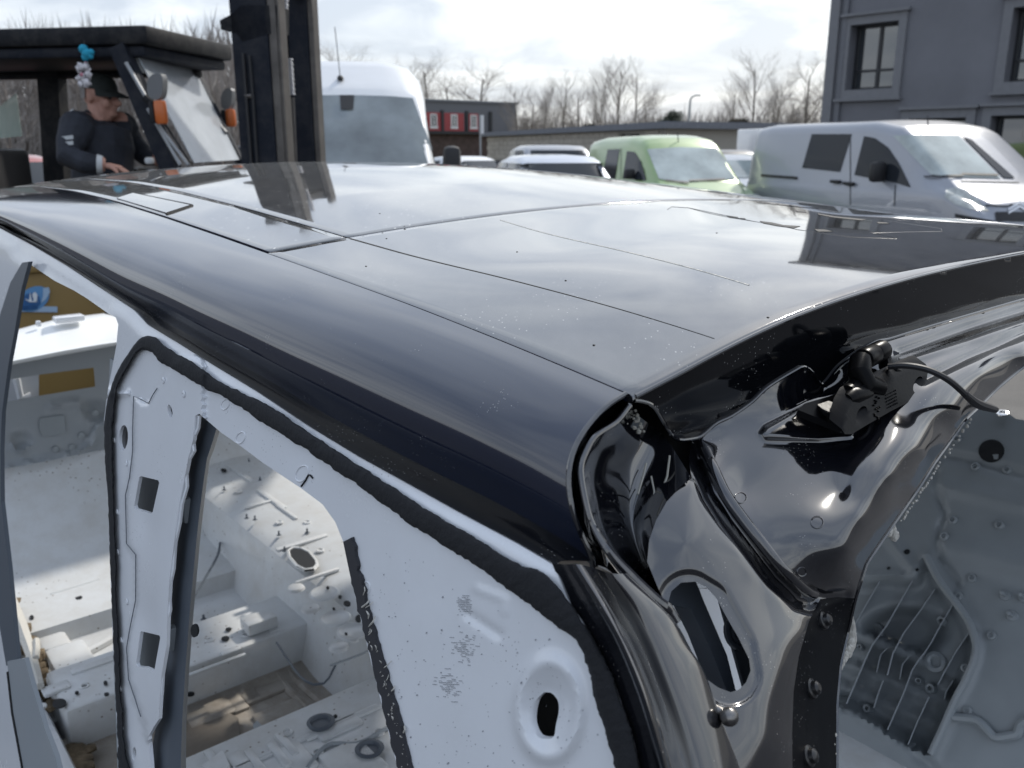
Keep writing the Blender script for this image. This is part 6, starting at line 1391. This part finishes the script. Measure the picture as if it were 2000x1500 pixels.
for x, y, w in ((627, 1416, -1.02), (722, 1468, -1.02)):
    m = MB(); m.lathe([(.026, .002), (.030, .008), (.022, .010), (.018, .004)], PW(x, y, w + .004), CZ, 20); sb(m, 'floor_grommet', M_trimgrey)
for x, y, w in ((60, 940, -.98), (88, 958, -1.02), (25, 978, -1.05), (10, 980, -1.05), (165, 918, -.93), (187, 925, -.95), (185, 957, -1.02), (72, 1012, -1.08), (90, 1005, -1.08), (130, 995, -1.07), (200, 940, -.98), (398, 1210, -1.16), (450, 1216, -1.16), (55, 1320, -1.16), (175, 1315, -1.16), (207, 1295, -1.16)):
    m = MB(); p_ = PW(x, y, w); m.tube([p_, p_ + CZ * .015], .004, 6); m.ball(p_, .010, 8, (1, 1, .3)); sb(m, 'floor_stud', M_trimgrey)
for pts, w, r_, mt in ((((82, 1143), (125, 1130), (168, 1115)), -1.098, .011, M_floor), (((100, 1165), (150, 1150), (195, 1136)), -1.098, .011, M_floor), (((15, 1082), (120, 1052), (210, 1026)), -1.098, .008, M_primer), (((60, 962), (105, 950), (165, 933)), -1.0, .007, M_primer), (((110, 950), (118, 975), (122, 998)), -1.04, .012, M_floor), (((150, 985), (172, 1030)), -1.085, .012, M_floor), (((370, 1180), (400, 1130), (425, 1085), (430, 1060)), -1.06, .004, M_trimgrey), (((540, 1255), (590, 1325), (632, 1335), (655, 1300)), -1.02, .003, M_trimgrey), (((150, 1285), (195, 1262), (216, 1250)), -1.16, .012, M_floor), (((600, 1500), (640, 1455), (700, 1452), (760, 1420)), -1.016, .005, M_primer), (((645, 1300), (700, 1280), (725, 1268)), -.94, .003, M_primer)):
    m = MB(); m.tube(cat([PW(a, b, w) for a, b in pts], 14), r_, 6); sb(m, 'floor_swage', mt)
m = MB(); m.bbox(PW(506, 1215, -1.055), (.085, .06, .035), .008, rz=AZ); sb(m, 'seat_mount', M_floor)
m = MB(); m.bbox(PW(140, 1300, -1.13), (.10, .14, .07), .015, rz=AZ); sb(m, 'seat_mount', M_floor)
m = MB(); m.bbox(PW(104, 1262, -1.15), (.08, .10, .05), .015, rz=AZ); sb(m, 'seat_mount', M_floor)
m = MB(); m.slab([PW(a, b, -1.187) for a, b in ((340, 1395), (380, 1388), (435, 1388), (466, 1405), (470, 1440), (440, 1470), (372, 1485), (330, 1490))], CZ * .004); sb(m, 'sound_mat', mat('brown_sound_mat', (.20, .175, .145), .8, var=.2, vscale=6, dust=.5, dscale=8, dcol=(.12, .08, .05)), smooth=False)
disc(0, 512, 1417, 18, 12, M_trunk, 'floor_bung', -1.186, -.1)
for x, y, dx, dy in ((520, 1352, .12, .05), (545, 1393, .12, .06), (405, 1385, .12, .12), (450, 1360, .04, .16), (480, 1345, .04, .14)):
    m = MB(); m.bbox(PW(x, y, -1.188), (dx, dy, .014), .006, rz=AZ); sb(m, 'footwell_swage', M_dirtfloor)
for pts in (((540, 1275), (575, 1325), (600, 1350), (630, 1375)), ((525, 1295), (560, 1345), (600, 1385))):
    m = MB(); m.tube([PW(a, b, -1.19) for a, b in pts], .011, 6); sb(m, 'footwell_swage', M_dirtfloor)
for x, y in ((545, 1475), (560, 1455), (420, 1490), (500, 1490)):
    m = MB(); m.bbox(PW(x, y, -1.018), (.018, .09, .014), .005, rz=AZ); sb(m, 'heelboard_bracket', M_floor)
def swage(x, y, w, dv, du, h=.006, mt=None, name='floor_rib', dz=0):
    m = MB(); m.bbox(PW(x, y, w), (dv, du, 2 * h), h * .9, rz=AZ); return sb(m, name, mt or M_floor)
for x, y, w, dv, du, h in ((60, 975, -1.03, .03, .20, .008), (95, 985, -1.05, .03, .20, .008), (160, 950, -1.02, .16, .09, .007), (165, 1012, -1.09, .13, .02, .007), (188, 1022, -1.09, .02, .14, .007),
    (120, 1085, -1.10, .26, .014, .006), (130, 1098, -1.10, .26, .014, .006), (60, 1120, -1.10, .05, .12, .006), (140, 1250, -1.168, .3, .02, .007), (180, 1300, -1.075, .10, .03, .005), (110, 1345, -1.075, .06, .04, .006),
    (450, 1272, -1.076, .05, .02, .004), (420, 1300, -1.076, .16, .012, .004), (530, 1225, -1.076, .03, .06, .004), (470, 925, -.937, .02, .22, .005), (530, 975, -.937, .02, .20, .005), (505, 985, -.938, .10, .015, .005), (560, 1000, -.937, .012, .14, .005), (590, 1060, -.938, .16, .02, .005), (620, 1125, -.938, .13, .012, .005),
    (600, 1440, -1.02, .34, .014, .006), (660, 1420, -1.02, .10, .05, .006), (700, 1400, -1.02, .25, .012, .006), (580, 1480, -1.02, .05, .10, .006), (690, 1490, -1.02, .10, .12, .008), (470, 1490, -1.02, .04, .07, .006)):
    swage(x, y, w, dv, du, h)
for x, y, w in ((30, 1000, -1.06), (120, 1030, -1.10), (155, 1060, -1.10), (35, 1110, -1.10), (90, 1290, -1.165), (165, 1340, -1.075), (80, 1380, -1.075), (480, 1240, -1.075), (410, 1250, -1.075), (465, 960, -.937), (520, 930, -.937), (545, 1020, -.937), (600, 1020, -.937), (625, 1075, -.937), (690, 1250, -.94), (620, 1470, -1.018), (740, 1430, -1.018), (560, 1430, -1.018), (415, 870, -.94)):
    m = MB(); m.lathe([(.013, -.002), (.012, .002), (.008, .003), (.006, .0)], PW(x, y, w), CZ, 14); sb(m, 'floor_weld_nut', M_floor)
m = MB(); m.slab([PW(a, b, -1.012) for a, b in ((395, 1500), (435, 1470), (450, 1500), (420, 1520))], CZ * .006); sb(m, 'heelboard_bracket', M_floor, smooth=False)
# torn insulation beside the sill
rng = random.Random(71); m = MB()
for k in range(70):
    t = rng.random(); x = 26 + 70 * t + rng.gauss(0, 6); y = 1165 + 200 * t + rng.gauss(0, 9); m.ball(PW(x, y, -1.12 + rng.uniform(-.01, .03)), rng.uniform(.006, .022), 6, (1, 1.4, .8))
for k in range(40): m.ball(PW(rng.uniform(110, 175), rng.uniform(1455, 1500), -1.16), rng.uniform(.008, .02), 6, (1.3, 1, .5))
tag(sb(m, 'torn_insulation', mat('mouldy_insulation', (.14, .105, .065), .95, var=.6, vscale=30)), kind='stuff')
m = MB(); m.tube([PW(a, b, -1.06) for a, b in ((24, 1170), (40, 1220), (58, 1270), (78, 1340))], [.012, .018, .014, .01], 6); m.tube([PW(a, b, -1.05) for a, b in ((70, 1285), (72, 1265), (71, 1250))], .008, 6); sb(m, 'loose_cable', M_sealant_and_glint)
# supports under the body so that it stands on the ground
for u in (.1, 2.2):
    for v in (.0, 1.3): m = MB(); m.bbox(car(u, v, -1.36), (.25, .12, .14), .01, rz=AZ); m2 = sb(m, 'timber_support', M_bark)
# ---- the far side of the body mirrors the near one
def mirrored(ob, vmax=None):
    me = ob.data; vs = [tocar(v.co + SB) for v in me.vertices]; keep = {}; m = MB()
    for p_ in me.polygons:
        if vmax is not None and max(vs[i][1] for i in p_.vertices) > vmax: continue
        for i in p_.vertices:
            if i not in keep: keep[i] = len(m.v); u, v, w = vs[i]; m.v.append(car(u, 2 * VC - v, w))
        m.f.append(tuple(keep[i] for i in p_.vertices)[::-1]); m.m.append(0)
    if m.f: sb(m, ob.name.split('.')[0], [mm for mm in me.materials], angle=60)
for ob in list(shell.children):
    k = ob.name.split('.')[0]
    if k in ('roof_side_panel', 'panel_rim', 'roof_gutter', 'quarter_skin', 'rim_channel', 'pillar_trough', 'sealed_seam', 'side_frame', 'foam_seal', 'trough_backing', 'belt_channel', 'pillar_inner_wall'): mirrored(ob)
    elif k in ('rear_aperture_panel', 'aperture_flange', 'gutter_bead', 'roof_edge_wall', 'wall_lip'): mirrored(ob, .42)
    elif k == 'rubber_bump' : mirrored(ob)
